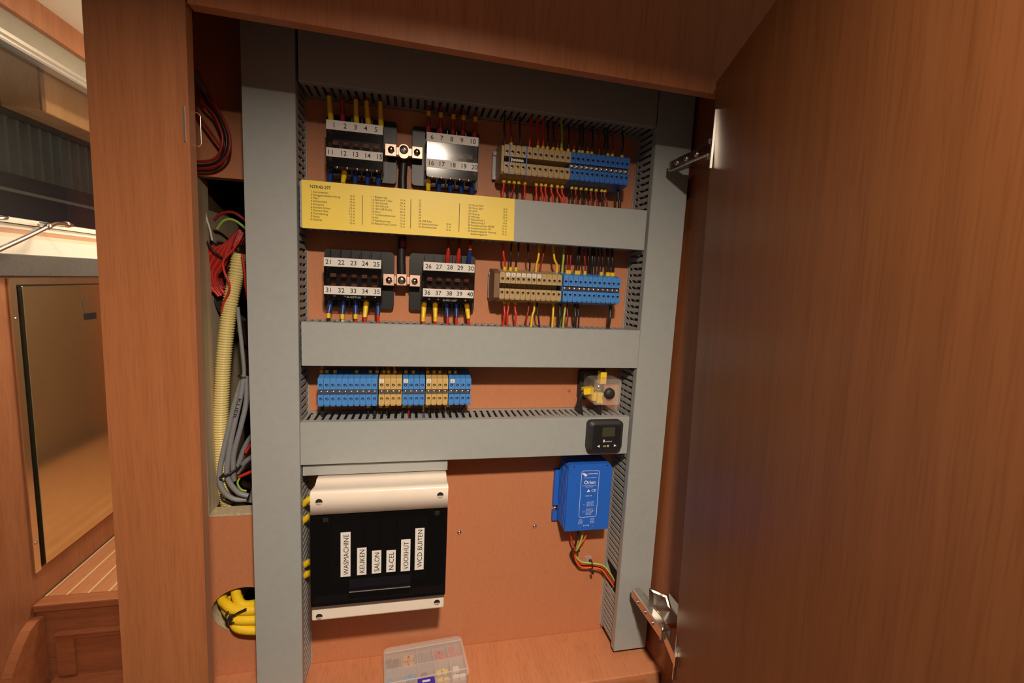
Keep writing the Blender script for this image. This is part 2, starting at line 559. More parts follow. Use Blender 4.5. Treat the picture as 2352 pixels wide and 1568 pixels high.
part('front_edge', MB().box(-0.952, -0.946, 1.125, 1.14, 0.545, 0.78), 'stepwood', lk)

# fridge
fr = thing('fridge', (XW, 1.1, -0.70), 'built-in fridge with mirror-like steel door under the galley counter', 'fridge')
mb = MB()
mb.box(XW, XW + 0.006, 0.7675, 0.7865, -0.70, 0.0615)
mb.box(XW, XW + 0.006, 0.7865, 1.50, 0.0455, 0.0615)
part('steel_frame', mb, 'fridgeframe', fr)
part('gasket', MB().box(XW - 0.001, XW + 0.001, 0.7865, 1.46, -0.697, 0.0455), 'recess', fr)
part('door', MB().cbox(XW + 0.001, XW + 0.012, 0.7955, 1.45, -0.691, 0.0415, 0.001), 'fridge', fr)
lt = part('latch', MB().cbox(XW + 0.012, XW + 0.0135, 0.998, 1.060, -0.062, 0.011, 0.0005), 'chrome', fr)
part('latch_pad', MB().box(XW + 0.0135, XW + 0.0145, 1.002, 1.056, -0.038, 0.008), 'fridge', lt)
part('latch_recess', MB().box(XW + 0.0135, XW + 0.014, 1.002, 1.056, -0.060, -0.041), 'black', lt)
for z in (-0.037, -0.62):
    part('screw', MB().lathe((XW + 0.006, 0.777, z), (1, 0, 0), [(0, .0045), (.001, .004), (.0018, .002)]), 'screw', fr)

# chrome grab rail on the sill
hr = thing('grab_rail', (-0.74, 0.79, 0.18), 'chrome grab rail crossing the white sill under the galley window', 'rail')
part('bar', MB().tube([(-0.74, 0.640, 0.124), (-0.74, 0.7197, 0.158), (-0.74, 0.7909, 0.1896), (-0.745, 0.83, 0.2005), (-0.755, 0.885, 0.203)], 0.0052, 10), 'chrome', hr)
part('end_bracket', MB().lathe((-0.755, 0.868, 0.203), (0, 1, 0), [(0, .006), (.006, .0085), (.014, .0085), (.02, .006), (.026, .006), (.028, .003)]), 'chrome', hr)
part('foot', MB().cyl((-0.755, 0.882, 0.20), (-0.825, 0.882, 0.20), 0.005, 10), 'chrome', hr)
part('elbow', MB().lathe((-0.74, 0.782, 0.186), (0, 0.9, 0.43), [(0, .0055), (.004, .0075), (.012, .0075), (.016, .0055)]), 'chrome', hr)
solo('hook', MB().tube([(-0.76, 0.60, 0.183), (-0.76, 0.665, 0.192), (-0.76, 0.70, 0.197), (-0.82, 0.712, 0.197)], 0.0045, 8), 'chrome',
     'small chrome hook at the left edge above the grab rail', 'hook')

# ================================================================== THE CABINET
cab = thing('wall_cabinet', (0.2, 0.1, FZ), 'open mahogany wall cabinet holding the electrical panel, door swung right', 'cabinet')
# mounting panel with a cut-out and a round cable hole
HX0, HX1, HZ0, HZ1 = -0.1215, -0.050, -0.2065, 0.2140
hole_c, hole_r = (-0.083, -0.3430), (0.0405 / 0.78, 0.0325)
mb = MB()
Y0, Y1 = D, D + 0.018


def plate(mb, x0, x1, z0, z1):
    mb.box(x0, x1, Y0, Y1, z0, z1)


plate(mb, 0.0, 0.500, -0.46, 0.41)
plate(mb, HX1, 0.0, HZ0, 0.41)
plate(mb, -0.135, HX1, HZ1, 0.41)
plate(mb, -0.135, HX0, HZ0, HZ1)
# lower left part with the elliptical hole
zt, zb = HZ0, -0.46
n = 32
ring = [(hole_c[0] + hole_r[0] * math.cos(2 * math.pi * i / n) * 0.78, hole_c[1] + hole_r[1] * math.sin(2 * math.pi * i / n)) for i in range(n)]
x0_, x1_ = -0.135, 0.0
outer = []
for i in range(n):
    a = 2 * math.pi * i / n
    cx, cz = math.cos(a), math.sin(a)
    tx = ((x1_ - hole_c[0]) / cx if cx > 1e-6 else (x0_ - hole_c[0]) / cx if cx < -1e-6 else 1e9)
    tz = ((zt - hole_c[1]) / cz if cz > 1e-6 else (zb - hole_c[1]) / cz if cz < -1e-6 else 1e9)
    t = min(tx, tz)
    outer.append((hole_c[0] + t * cx, hole_c[1] + t * cz))
vs = [(p[0], Y0, p[1]) for p in ring] + [(p[0], Y0, p[1]) for p in outer]
mb.add(vs, [(i, (i + 1) % n, n + (i + 1) % n, n + i) for i in range(n)])
for (cxx, czz) in ((x0_, zt), (x1_, zt), (x0_, zb), (x1_, zb)):
    # fill the corner triangles
    best = sorted(range(n), key=lambda i: (outer[i][0] - cxx) ** 2 + (outer[i][1] - czz) ** 2)
    onx = [i for i in range(n) if abs(outer[i][0] - cxx) < 1e-6]
    onz = [i for i in range(n) if abs(outer[i][1] - czz) < 1e-6]
    ix = min(onx, key=lambda i: abs(outer[i][1] - czz))
    iz = min(onz, key=lambda i: abs(outer[i][0] - cxx))
    mb.add([(outer[ix][0], Y0, outer[ix][1]), (cxx, Y0, czz), (outer[iz][0], Y0, outer[iz][1])], [(0, 1, 2)])
board = part('mounting_panel', mb, 'panel', cab)
# pale plywood edges seen inside the cut-outs
mb = MB()
mb.add([(p[0], Y0 + 0.0004, p[1]) for p in ring] + [(p[0], Y1 + 0.004, p[1]) for p in ring], [(i, n + i, n + (i + 1) % n, (i + 1) % n) for i in range(n)], True)
part('hole_edge', mb, 'ply_edge', board, label='pale plywood edge of the round cable hole')
mb = MB()
mb.box(HX0 - 0.004, HX0 + 0.0004, Y0 - 0.0006, Y1 + 0.012, HZ0, HZ1)
mb.box(HX0, HX1, Y0 - 0.0006, Y1 + 0.003, HZ0 - 0.0025, HZ0 + 0.0004)
part('cut_edge', mb, 'ply_edge', board, label='pale sawn edge of the tall cut-out')
for sx, sz in ((0.2007, -0.2539), (0.3134, -0.2525)):
    part('screw', MB().lathe((sx, D, sz), (0, -1, 0), [(0, .0032), (.0008, .003), (.0016, .0018), (.0016, .0008), (.001, .0006)]), 'screw', board)
part('knot', MB().lathe((0.354, D, -0.0451), (0, -1, 0), [(0, .0026), (.0001, .0024)]), 'stepwood', board)
# locker behind the cut-outs
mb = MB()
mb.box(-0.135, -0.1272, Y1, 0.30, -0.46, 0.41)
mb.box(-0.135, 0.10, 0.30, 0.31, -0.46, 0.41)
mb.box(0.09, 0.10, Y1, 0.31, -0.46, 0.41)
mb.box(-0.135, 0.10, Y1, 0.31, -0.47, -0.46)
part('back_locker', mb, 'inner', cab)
part('locker_lining', MB().box(-0.1272, -0.1255, Y1, 0.20, HZ0, 0.18), 'ply_edge', cab, label='pale plywood lining')
# carcass
part('side_panel', MB().box(-0.137, -0.128, -0.098, D, -0.46, 0.41), 'side', cab)
part('side_panel', MB().box(0.4865, 0.500, -0.098, D, -0.46, 0.41), 'side', cab)
part('top_board', MB().box(-0.137, 0.50, -0.098, 0.31, 0.405, 0.42), 'side', cab)
part('bottom_board', MB().cbox(-0.128, 0.4865, -0.036, D, FZ - 0.02, FZ, 0.0015), 'floorboard', cab)
# face frame
F0, F1 = -0.11, -0.098
mb = MB()
mb.hexa([(-0.1345, F0, -0.55), (-0.0628, F0, -0.55), (-0.0628, F1, -0.55), (-0.1345, F1, -0.55)],
        [(-0.1290, F0, 0.62), (-0.0562, F0, 0.62), (-0.0562, F1, 0.62), (-0.1290, F1, 0.62)])
part('stile', mb, 'frame', cab)
mb = MB()
mb.box(0.462, 0.54, F0, F1, -0.55, 0.33)
part('stile', mb, 'frame', cab)
mb = MB()
mb.hexa([(-0.0562, F0, 0.3213), (0.56, F0, 0.3107), (0.56, F1, 0.3107), (-0.0562, F1, 0.3213)],
        [(-0.0562, F0, 0.62), (0.56, F0, 0.62), (0.56, F1, 0.62), (-0.0562, F1, 0.62)])
part('header', mb, 'header', cab)
part('bottom_rail', MB().box(-0.0628, 0.462, F0, -0.038, -0.55, -0.4415), 'frame', cab)
part('stile_return', MB().box(-0.1345, -0.1285, F1, 0.05, -0.55, 0.62), 'frame', cab)
# catch plate on the left stile
mb = MB()
mb.box(-0.0627, -0.0612, F0 - 0.0008, F0, 0.2125, 0.2412)
part('strike_plate', mb, 'nickel', cab)
pts = rrect(-0.0615, -0.0548, 0.2125, 0.2405, 0.0032, 5)
part('catch_loop', MB().tube([(a, F1 + 0.001, b) for a, b in pts] + [(pts[0][0], F1 + 0.001, pts[0][1])], 0.0005, 6, 0, False), 'nickel', cab)

# door, swung open towards the viewer
ang = math.radians(19)
dv = Vector((-math.sin(ang), -math.cos(ang), 0))
nv = Vector((math.cos(ang), -math.sin(ang), 0))
ht = Vector((0.4271, -0.12, 0.3193))
lean = (0.4473 - 0.4271) / (0.3193 + 0.3676)
hb = Vector((0.4271 + lean * (0.3193 + 0.50), -0.12, -0.50))
L = 0.52
T = 0.018
mb = MB()
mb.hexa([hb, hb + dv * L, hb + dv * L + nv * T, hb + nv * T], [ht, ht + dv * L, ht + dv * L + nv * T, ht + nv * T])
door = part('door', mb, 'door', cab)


# hinges: cup plate on the door, arm and mounting plate on the side wall
def hinge(zc, tilt, low):
    o = part('hinge', MB().cbox(0.4405, 0.4545, -0.098, -0.015, zc - 0.0065, zc + 0.0065, 0.002), 'nickel', cab)
    mb = MB()
    mb.cbox(0.455, 0.486, -0.085, -0.030, zc - 0.004, zc + 0.004, 0.001)
    mb.box(0.4845, 0.4862, -0.078, -0.040, zc - 0.012, zc + 0.012)
    part('mounting_plate', mb, 'nickel', o)
    # two link plates reaching to the cup
    mb = MB()
    mb.hexa([(0.437, -0.135, zc - 0.010), (0.441, -0.135, zc - 0.010), (0.449, -0.088, zc - 0.005), (0.446, -0.088, zc - 0.005)],
            [(0.437, -0.135, zc + 0.004), (0.441, -0.135, zc + 0.004), (0.449, -0.088, zc + 0.0055), (0.446, -0.088, zc + 0.0055)])
    mb.cyl((0.445, -0.092, zc - 0.010), (0.445, -0.092, zc + 0.012), 0.0025, 10)
    part('link_arm', mb, 'nickel', o)
    mb = MB()
    for yy in (-0.035, -0.055, -0.075):
        mb.lathe((0.4405, yy, zc), (-1, 0, 0), [(0, .0032), (.0012, .003), (.0016, .0015)], 10)
    part('screw', mb, 'screw', o)
    # angled flange rising behind the arm
    mb = MB()
    mb.hexa([(0.447, -0.055, zc + 0.006), (0.449, -0.055, zc + 0.006), (0.476, -0.062, zc + 0.006), (0.474, -0.062, zc + 0.006)],
            [(0.447, -0.050, zc + 0.030), (0.449, -0.050, zc + 0.030), (0.470, -0.060, zc + 0.024), (0.468, -0.060, zc + 0.024)] if low else
            [(0.447, -0.055, zc + 0.009), (0.449, -0.055, zc + 0.009), (0.476, -0.062, zc + 0.009), (0.474, -0.062, zc + 0.009)])
    part('flange', mb, 'nickel', o)
    # cup plate lying on the door's inner face near its hinged edge
    zt = zc + tilt
    xe = 0.4271 + lean * (0.3193 - zt)
    P = Vector((xe, -0.12, zt)) + dv * 0.006
    mb = MB()
    cw_ = 0.0035
    a, b2 = P + Vector((0, 0, -0.0285)), P + Vector((0, 0, 0.0285))
    mb.hexa([a, a + dv * cw_, a + dv * cw_ - nv * 0.0022, a - nv * 0.0022], [b2, b2 + dv * cw_, b2 + dv * cw_ - nv * 0.0022, b2 - nv * 0.0022])
    part('cup_plate', mb, 'steel', o)
    return o


hinge(0.262, 0.0, False)
hinge(-0.322, -0.005, True)


# ================================================================== CABLE DUCTS
PITCH, SLOT = 0.0087, 0.0036


def hduct(x0, x1, z0, z1, label, yb=D, top=True, bottom=True, yf=0.0):
    t = thing('cable_duct', ((x0 + x1) / 2, yb, z0), label, 'cable duct')
    mb = MB()
    w_ = 0.0014
    mb.prism([(yf, z0), (yf, z1), (yf + 0.001, z1 + 0.0004), (yf + 0.010, z1 + 0.0004), (yf + 0.010, z1 - 0.001), (yf + w_, z1 - 0.001), (yf + w_, z0 + 0.001),
              (yf + 0.010, z0 + 0.001), (yf + 0.010, z0 - 0.0004), (yf + 0.001, z0 - 0.0004)], 'x', x0, x1)
    part('cover', mb, 'duct', t)
    part('back_wall', MB().box(x0, x1, yb - 0.0015, yb, z0 + 0.001, z1 - 0.001), 'duct', t)
    for on, zz in ((top, z1 - 0.0025), (bottom, z0 + 0.001)):
        if not on:
            continue
        mb = MB()
        mb.box(x0, x1, yb - 0.0065, yb - 0.0005, zz, zz + 0.0015)
        k = int((x1 - x0 - 0.004) / PITCH)
        s0 = x0 + ((x1 - x0) - k * PITCH) / 2
        mb.box(x0, s0 + SLOT / 2 * 0, yf + 0.0015, yb - 0.0065, zz, zz + 0.0015)
        for i in range(k):
            a = s0 + i * PITCH
            mb.box(a + SLOT, a + PITCH, yf + 0.0015, yb - 0.0065, zz, zz + 0.0015)
        part('slotted_wall', mb, 'duct', t)
    return t


def vduct(x0, x1, z0, z1, label, left=True, right=True, gap=None):
    t = thing('cable_duct', ((x0 + x1) / 2, D, z0), label, 'cable duct')
    mb = MB()
    mb.prism([(x0, 0), (x1, 0), (x1 + 0.0004, 0.001), (x1 + 0.0004, 0.010), (x1 - 0.001, 0.010), (x1 - 0.001, 0.0014), (x0 + 0.001, 0.0014), (x0 + 0.001, 0.010),
              (x0 - 0.0004, 0.010), (x0 - 0.0004, 0.001)], 'z', z0, z1)
    part('cover', mb, 'duct', t)
    part('back_wall', MB().box(x0, x1, D - 0.0015, D, z0, z1), 'duct', t)
    for on, xx in ((left, x0 + 0.001), (right, x1 - 0.0025)):
        if not on:
            continue
        mb = MB()
        mb.box(xx, xx + 0.0015, D - 0.0065, D - 0.0005, z0, z1)
        k = int((z1 - z0 - 0.004) / PITCH)
        for i in range(k):
            a = z0 + 0.002 + i * PITCH
            if gap and gap[0] < a < gap[1]:
                continue
            mb.box(xx, xx + 0.0015, 0.0015, D - 0.0065, a + SLOT, a + PITCH)
        part('slotted_wall', mb, 'duct', t)
    return t


vduct(-0.0526, 0.0, FZ, 0.395, 'tall grey slotted cable duct on the left of the panel')
vduct(0.430, 0.480, -0.4265, 0.395, 'tall grey slotted cable duct on the right beside the door hinges', gap=(-0.352, -0.318))
hduct(0.0035, 0.4275, 0.3132, 0.366, 'grey horizontal cable duct at the very top, in shadow above the fuses')
hduct(0.0035, 0.4250, 0.158, 0.2085, 'grey horizontal cable duct carrying the yellow printed sheet')
hduct(0.0035, 0.4290, 0.0, 0.0510, 'plain grey horizontal cable duct under the lower fuse holders')
hduct(0.0010, 0.4240, -0.121, -0.069, 'grey horizontal cable duct with the small black display on its front')
hduct(0.0020, 0.1765, -0.1372, -0.1245, 'short grey duct piece directly above the cream breaker box', top=False, bottom=False, yf=0.006)

# ================================================================== YELLOW SHEET
SY = -0.0008
sh_ = thing('circuit_list', (0.127, SY, 0.158), 'yellow printed circuit list headed NZK42-297 stuck on the duct', 'sign')
part('sheet', MB().hexa([(0.0060, SY, 0.1573), (0.2490, SY, 0.1583), (0.2490, -0.00005, 0.1583), (0.0060, -0.00005, 0.1573)],
                        [(0.0055, SY, 0.2096), (0.2478, SY, 0.2086), (0.2478, -0.00005, 0.2086), (0.0055, -0.00005, 0.2096)]), 'sheet', sh_)
TY = SY - 0.0002
heading = text_mb('NZK42-297', 0.0048, 0.0142, TY, 0.2015, bold=0.00006, fit=0.0218)
part('heading', heading, 'print', sh_)
cols = [
    (0.0140, 0.0620, 0.1965, 0.00335, 0, [('1', 'Instrumenten', '10 A'), ('2', 'Navigationsbeleuchtung', '10 A'), ('3', 'Mast', '10 A'), ('4', 'K\u00fchlschrank', '15 A'),
     ('5', 'Autopilot', '25 A'), ('6', 'Kamera Achter', '7,5 A'), ('7', 'Kamera Mast', '7,5 A'), ('8', 'Dornstallung', '10 A'), ('9', 'Radio', '15 A'), ('10', 'Satelliet', '10 A')]),
    (0.0803, 0.1180, 0.1965, 0.00332, 0, [('11', 'Bilgepumpe', '10 A'), ('12', 'Electrisch Toilet', '30 A'), ('13', '12V Kocher', '7,5 A'), ('14', '12V Schrank', '10 A'),
     ('15', '12V USB Pantry', '20 A'), ('16', 'Horn', '10 A'), ('17', 'Trinkwasserpumpe', '15 A'), ('18', 'AIS', '10 A'), ('19', 'F\u00e4kalienpumpe', '15 A'), ('20', 'Beleuchtung Dusche', '10 A')]),
    (0.1338, 0.1712, 0.1965, 0.00332, 0, [('21', '', ''), ('22', '', ''), ('23', '', ''), ('24', '', ''), ('25', '', ''), ('26', '', ''), ('27', '', ''),
     ('28', 'USB Salon', '10 A'), ('29', 'Smartcontroller', '3 A'), ('30', 'Duschepumpe', '10 A')]),
    (0.1920, 0.2395, 0.1960, 0.00335, 0, [('31', 'Murus 024+', '10 A'), ('32', 'Murus 024+', '10 A'), ('33', 'UKW', '10 A'), ('34', 'Heizung', '25 A'), ('35', 'Heizung', '5 A'),
     ('36', 'Beleuchtung 1', '10 A'), ('37', 'Beleuchtung 2', '10 A'), ('38', 'Scheibenwischer BB/SB', '15 A'), ('39', 'Scheibenwischer MT', '15 A'), ('40', 'Bedienungspanel Heizung', '10 A'),
     ('', 'Bedienungspanel', '')]),
]
for ci, (xa, xb, zt, dz, _, rows) in enumerate(cols):
    mb = MB()
    for i, (nn, tx, am) in enumerate(rows):
        z = zt - i * dz
        if nn:
            q = text_mb(nn, 0.0030, xa + 0.0026, TY, z, 'RIGHT')
            mb.add(q.v, q.f)
        if tx:
            q = text_mb(tx, 0.0030, xa + 0.0034, TY, z)
            mb.add(q.v, q.f)
        if am:
            q = text_mb(am, 0.0030, xb, TY, z - 0.0014, 'RIGHT')
            mb.add(q.v, q.f)
    part('list_column', mb, 'print', sh_)
for xx in (0.0698, 0.1240, 0.1808):
    part('divider_line', MB().box(xx, xx + 0.0006, TY, TY + 0.0001, 0.1650, 0.1982), 'print', sh_)

# ================================================================== FUSE HOLDERS


def fuse_holder(cx0, cx1, cz0, cz1, bx0, bx1, bz0, bz1, top, bot, label, blade):
    t = thing('fuse_holder', ((bx0 + bx1) / 2, D, bz0), label, 'fuse holder')
    yb0 = 0.045
    mb = MB()
    mb.prism(rrect(bx0, bx1, bz0, bz1, 0.004), 'y', yb0, D)
    mb.cbox(cx0 + 0.003, cx1 - 0.003, 0.036, yb0, cz0 + 0.002, cz1 - 0.002, 0.002)
    base = part('base', mb, 'black', t)
    wd = (cx1 - cx0 - 0.006) / 5
    for i in range(6):
        a = cx0 + 0.0024 + i * wd
        part('separator_rib', MB().box(a, a + 0.0014, 0.034, yb0, cz1 - 0.002, bz1 - 0.001), 'black', base)
        part('separator_rib', MB().box(a, a + 0.0014, 0.034, yb0, bz0 + 0.002, cz0 + 0.003), 'black', base)
    zc = (cz0 + cz1) / 2
    for row, zz in ((0, zc + 0.0042), (1, zc - 0.0075)):
        for i in range(5):
            a = cx0 + 0.003 + (i + 0.5) * wd
            mb = MB()
            mb.cbox(a - 0.0032, a + 0.0032, 0.026, 0.036, zz - 0.0022, zz + 0.0022, 0.0005)
            fu = part('fuse', mb, 'f_brown' if (i + row) % 3 else 'f_grey', t)
            part('fuse_tip', MB().box(a - 0.0018, a + 0.0022, 0.0255, 0.026, zz - 0.0004, zz + 0.0006), 'fuse_red', fu)
    # stud nuts showing under the cover
    mb = MB()
    for i in range(5):
        a = cx0 + 0.003 + (i + 0.5) * wd
        mb.lathe((a, 0.036, cz0 + 0.0050), (0, -1, 0), [(0, .0026), (.002, .0026), (.0026, .0014)], 8)
        mb.lathe((a, 0.036, cz1 - 0.0050), (0, -1, 0), [(0, .0026), (.002, .0026), (.0026, .0014)], 8)
    part('stud_screws', mb, 'screw', t)
    # smoked cover: five-sided rounded shell
    mb = MB()
    pf, pb = rrect(cx0 + 0.0012, cx1 - 0.0012, cz0 + 0.0012, cz1 - 0.0012, 0.003), rrect(cx0, cx1, cz0, cz1, 0.004)
    m = len(pf)
    mb.add([(a, 0.0155, b) for a, b in pf] + [(a, 0.0175, b) for a, b in pb] + [(a, 0.038, b) for a, b in pb],
           [tuple(range(m))] + [(i, (i + 1) % m, m + (i + 1) % m, m + i) for i in range(m)] + [(m + i, m + (i + 1) % m, 2 * m + (i + 1) % m, 2 * m + i) for i in range(m)])
    cov = part('smoked_cover', mb, 'smoke', t, label='smoked transparent cover')
    wtot = cx1 - cx0
    for (za, zb, nums, offs) in ((cz1 - 0.0005 - 0.0102, cz1 - 0.0005, top[0], top[1]), (bot[2], bot[2] + 0.0098, bot[0], bot[1])):
        s = part('number_strip', MB().box(cx0 + 0.0004, cx1 - 0.0006, 0.0150, 0.0154, za, zb), 'white', t, label='white strip numbered %s to %s' % (nums[0], nums[-1]))
        mb = MB()
        for nn, fx in zip(nums, offs):
            q = text_mb(nn, 0.0076, cx0 + fx * wtot, 0.0148, (za + zb) / 2 - 0.0026, 'CENTER', bold=0.00005)
            mb.add(q.v, q.f)
        part('numerals', mb, 'print', s)
    if blade:
        part('lettering', text_mb('BLADE FUSE', 0.0030, (cx0 + cx1) / 2 + 0.001, 0.0152, cz0 + 0.0032, 'CENTER', fit=None), 'lprint', t)
    return t


fuse_holder(0.0285, 0.0915, 0.2285, 0.2812, 0.0245, 0.1056, 0.2225, 0.2955, (['1', '2', '3', '4', '5'], (.14, .33, .51, .69, .87)),
            (['11', '12', '13', '14', '15'], (.08, .30, .51, .72, .93), 0.2408), 'smoked fuse holder numbered 1-5 and 11-15, top left', False)
fuse_holder(0.1405, 0.2035, 0.2275, 0.2800, 0.1245, 0.2080, 0.2230, 0.2935, (['6', '7', '8', '9', '10'], (.11, .29, .48, .67, .88)),
            (['16', '17', '18', '19', '20'], (.10, .30, .51, .72, .93), 0.2398), 'smoked fuse holder numbered 6-10 and 16-20, top row beside brown terminals', False)
fuse_holder(0.0252, 0.0912, 0.0768, 0.1272, 0.0212, 0.1047, 0.0662, 0.1380, (['21', '22', '23', '24', '25'], (.09, .30, .51, .71, .91)),
            (['31', '32', '33', '34', '35'], (.09, .30, .51, .71, .92), 0.0838), 'smoked fuse holder numbered 21-25 and 31-35, lower row left', True)
fuse_holder(0.1403, 0.2043, 0.0772, 0.1282, 0.1241, 0.2085, 0.0664, 0.1390, (['26', '27', '28', '29', '30'], (.10, .30, .51, .71, .92)),
            (['36', '37', '38', '39', '40'], (.09, .30, .51, .71, .92), 0.0854), 'smoked fuse holder numbered 26-30 and 36-40, lower row middle', True)


# bus bar links between the holders
def buslink(xl, xc, xr, z, rnd, label):
    t = thing('busbar_link', (xc, 0.034, z), label, 'busbar link')
    part('left_plate', MB().cbox(xl - 0.0075, xl + 0.0062, 0.0295, 0.034, z - 0.0072, z + 0.0072, 0.0006), 'copper', t)
    part('right_plate', MB().cbox(xr - 0.0062, xr + 0.0070, 0.0295, 0.034, z - 0.0072, z + 0.0072, 0.0006), 'copper', t)
    part('bar', MB().cbox(xl, xr, 0.0315, 0.0345, z - 0.0048, z + 0.0048, 0.0006), 'copper', t)
    if rnd:
        mb = MB().prism(rrect(xc - 0.0058, xc + 0.0058, z - 0.0095, z + 0.0068, 0.0052, 6), 'y', 0.0245, 0.0345)
        b = part('clamp', mb, 'copper', t)
        s = part('screw', MB().lathe((xc, 0.0245, z + 0.0004), (0, -1, 0), [(0, .0052), (.0012, .0050), (.002, .0042)], 18), 'screw', b)
        mb = MB()
        c, s_ = math.cos(-0.7), math.sin(-0.7)
        pl = [(xc + a * c - b_ * s_, z + 0.0004 + a * s_ + b_ * c) for a, b_ in ((-.004, -.0005), (.004, -.0005), (.004, .0005), (-.004, .0005))]
        part('screw_slot', mb.prism(pl, 'y', 0.0223, 0.0226), 'recess', b)
    else:
        b = part('clamp', MB().cbox(xc - 0.0065, xc + 0.0065, 0.0265, 0.0345, z - 0.0066, z + 0.0078, 0.0008), 'copper', t)
        part('screw', MB().lathe((xc, 0.0265, z + 0.0004), (0, -1, 0), [(0, .0050), (.0016, .0048), (.003, .0030), (.0034, .001)], 18), 'nickel', b)
    for xx in (xl, xr):
        part('nut', MB().lathe((xx, 0.0295, z), (0, -1, 0), [(0, .0040), (.0028, .0040)], 6), 'nickel', t)
        part('stud', MB().lathe((xx, 0.0270, z), (0, -1, 0), [(0, .0021), (.0030, .0020), (.0034, .0012)], 12), 'screw', t)
    return t


buslink(0.1000, 0.1148, 0.1303, 0.2585, True, 'tinned copper link with slotted screw between the two upper fuse holders')
buslink(0.0994, 0.1147, 0.1305, 0.1036, False, 'copper link with domed square clamp between the two lower fuse holders')
for (z0, z1, cz, lab) in ((0.2055, 0.2505, 0.2120, 'thick black supply cable hanging from the upper copper link'),
                          (0.1095, 0.1625, 0.1490, 'thick black supply cable rising from the lower copper link')):
    t = thing('supply_cable', (0.114, 0.038, z0), lab, 'cable')
    part('sleeve', MB().tube([(0.1146, 0.0405, z0), (0.1136, 0.0405, (z0 + z1) / 2), (0.1147, 0.0400, z1)], 0.0052, 12), 'w_black', t)
    part('red_band', MB().tube([(0.1146, 0.0405, cz - 0.0035), (0.1146, 0.0405, cz + 0.0035)], 0.0056, 12, 0), 'w_darkred', t)


# crimped leads of the fuse holders
NW = ['', 'one', 'two', 'three', 'four', 'five', 'six', 'seven', 'eight', 'nine', 'ten', 'eleven', 'twelve', 'thirteen', 'fourteen', 'fifteen', 'sixteen', 'seventeen',
      'eighteen', 'nineteen', 'twenty']
for _t in ('twenty', 'thirty'):
    NW += [_t + '-' + NW[i] for i in range(1, 10)] + [{'twenty': 'thirty', 'thirty': 'forty'}[_t]]


def lead(x0, z0, x1, z1, zend, sleeve, wire, label, group, mark=None, y0=0.036, y1=0.028, xe=None):
    t = thing('fuse_lead', (x0, y0, z0), label, 'wire', group)
    d = 1 if z1 > z0 else -1
    xm, zm = (x0 + x1) / 2, (z0 + z1) / 2
    w = 0.0032 if sleeve == 'w_yellow' else 0.0030
    mb = MB()
    mb.tube([(x0, y0, z0), (x0 + (x1 - x0) * .45, (y0 + y1) / 2, z0 + (z1 - z0) * .45), (x1, y1, z1)], w, 10, 2,
            rfun=lambda i, n_: w * (1.0, 1.05, 1.0, 0.86, 0.80)[min(i, 4)])
    part('crimp_sleeve', mb, sleeve, t)
    xe = x1 if xe is None else xe
    part('wire', MB().tube([(x1, y1, z1 - d * 0.001), ((x1 * 2 + xe) / 3, y1 + 0.001, z1 + (zend - z1) * .5), (xe, y1 + 0.004, zend)], 0.0019, 8), wire, t)
    if mark:
        part('wire_marker', MB().tube([(x1, y1, z1 - d * .001), (x1, y1, z1 + d * 0.0048)], 0.0026, 10, 0), mark, t)


G = 'crimped leads of the fuse holders'
for i, (x0, x1, c, wc) in enumerate(((.0304, .0300, 'w_blue', 'w_black'), (.0460, .0450, 'w_yellow', 'w_darkred'), (.0587, .0585, 'w_blue', 'w_black'), (.0727, .0725, 'w_blue', 'w_black'), (.0852, .0850, 'w_blue', 'w_black'))):
    lead(x0, 0.2285, x1, 0.2140, 0.2010, c, wc, '%s lead below numeral %s on the top left fuse holder' % ('yellow' if c == 'w_yellow' else 'blue', NW[11 + i]), G)
for i, (x0, x1, z1, c) in enumerate(((.0311, .0297, .3105, 'w_yellow'), (.0440, .0440, .3080, 'w_darkred'), (.0595, .0594, .3050, 'w_yellow'), (.0732, .0715, .3050, 'w_yellow'), (.0876, .0868, .3060, 'w_yellow'))):
    lead(x0, 0.2830, x1, z1, 0.3230, c, 'w_darkred', '%s lead above numeral %s on the top left fuse holder' % ('yellow' if c == 'w_yellow' else 'dark red', NW[1 + i]), G,
         mark='w_yellow' if i in (2, 3, 4) else None)
for i, x0 in enumerate((.1432, .1578, .1730, .1853, .1998)):
    lead(x0, 0.2820, x0, 0.3020, 0.3230, 'w_darkred', 'w_darkred', 'dark red lead with yellow marker above numeral %s on the top right fuse holder' % NW[6 + i], G, mark='w_yellow')
for i, (x0, c) in enumerate(((.1446, 'w_yellow'), (.1578, 'w_blue'), (.1718, 'w_blue'), (.1853, 'w_blue'), (.1985, 'w_blue'))):
    lead(x0, 0.2275, x0, 0.2135, 0.2010, c, 'w_black', '%s lead below numeral %s on the fuse holder beside brown terminals' % ('yellow' if c == 'w_yellow' else 'blue', NW[16 + i]), G)
for i, (x0, x1, z1, c, wc, mk) in enumerate(((.0304, .0285, .0590, 'w_blue', 'w_black', 'w_yellow'), (.0450, .0445, .0585, 'w_blue', 'w_white', 'w_yellow'), (.0592, .0600, .0590, 'w_blue', 'w_red', 'w_yellow'),
                                          (.0721, .0708, .0560, 'w_yellow', 'w_red', None), (.0861, .0866, .0590, 'w_blue', 'w_red', None))):
    lead(x0, 0.0765, x1, z1, 0.0420, c, wc, '%s sleeved %s lead below numeral %s on the lower left fuse holder' % ('yellow' if c == 'w_yellow' else 'blue', {'w_black': 'black', 'w_white': 'white', 'w_red': 'red'}[wc], NW[31 + i]), G, mark=mk)
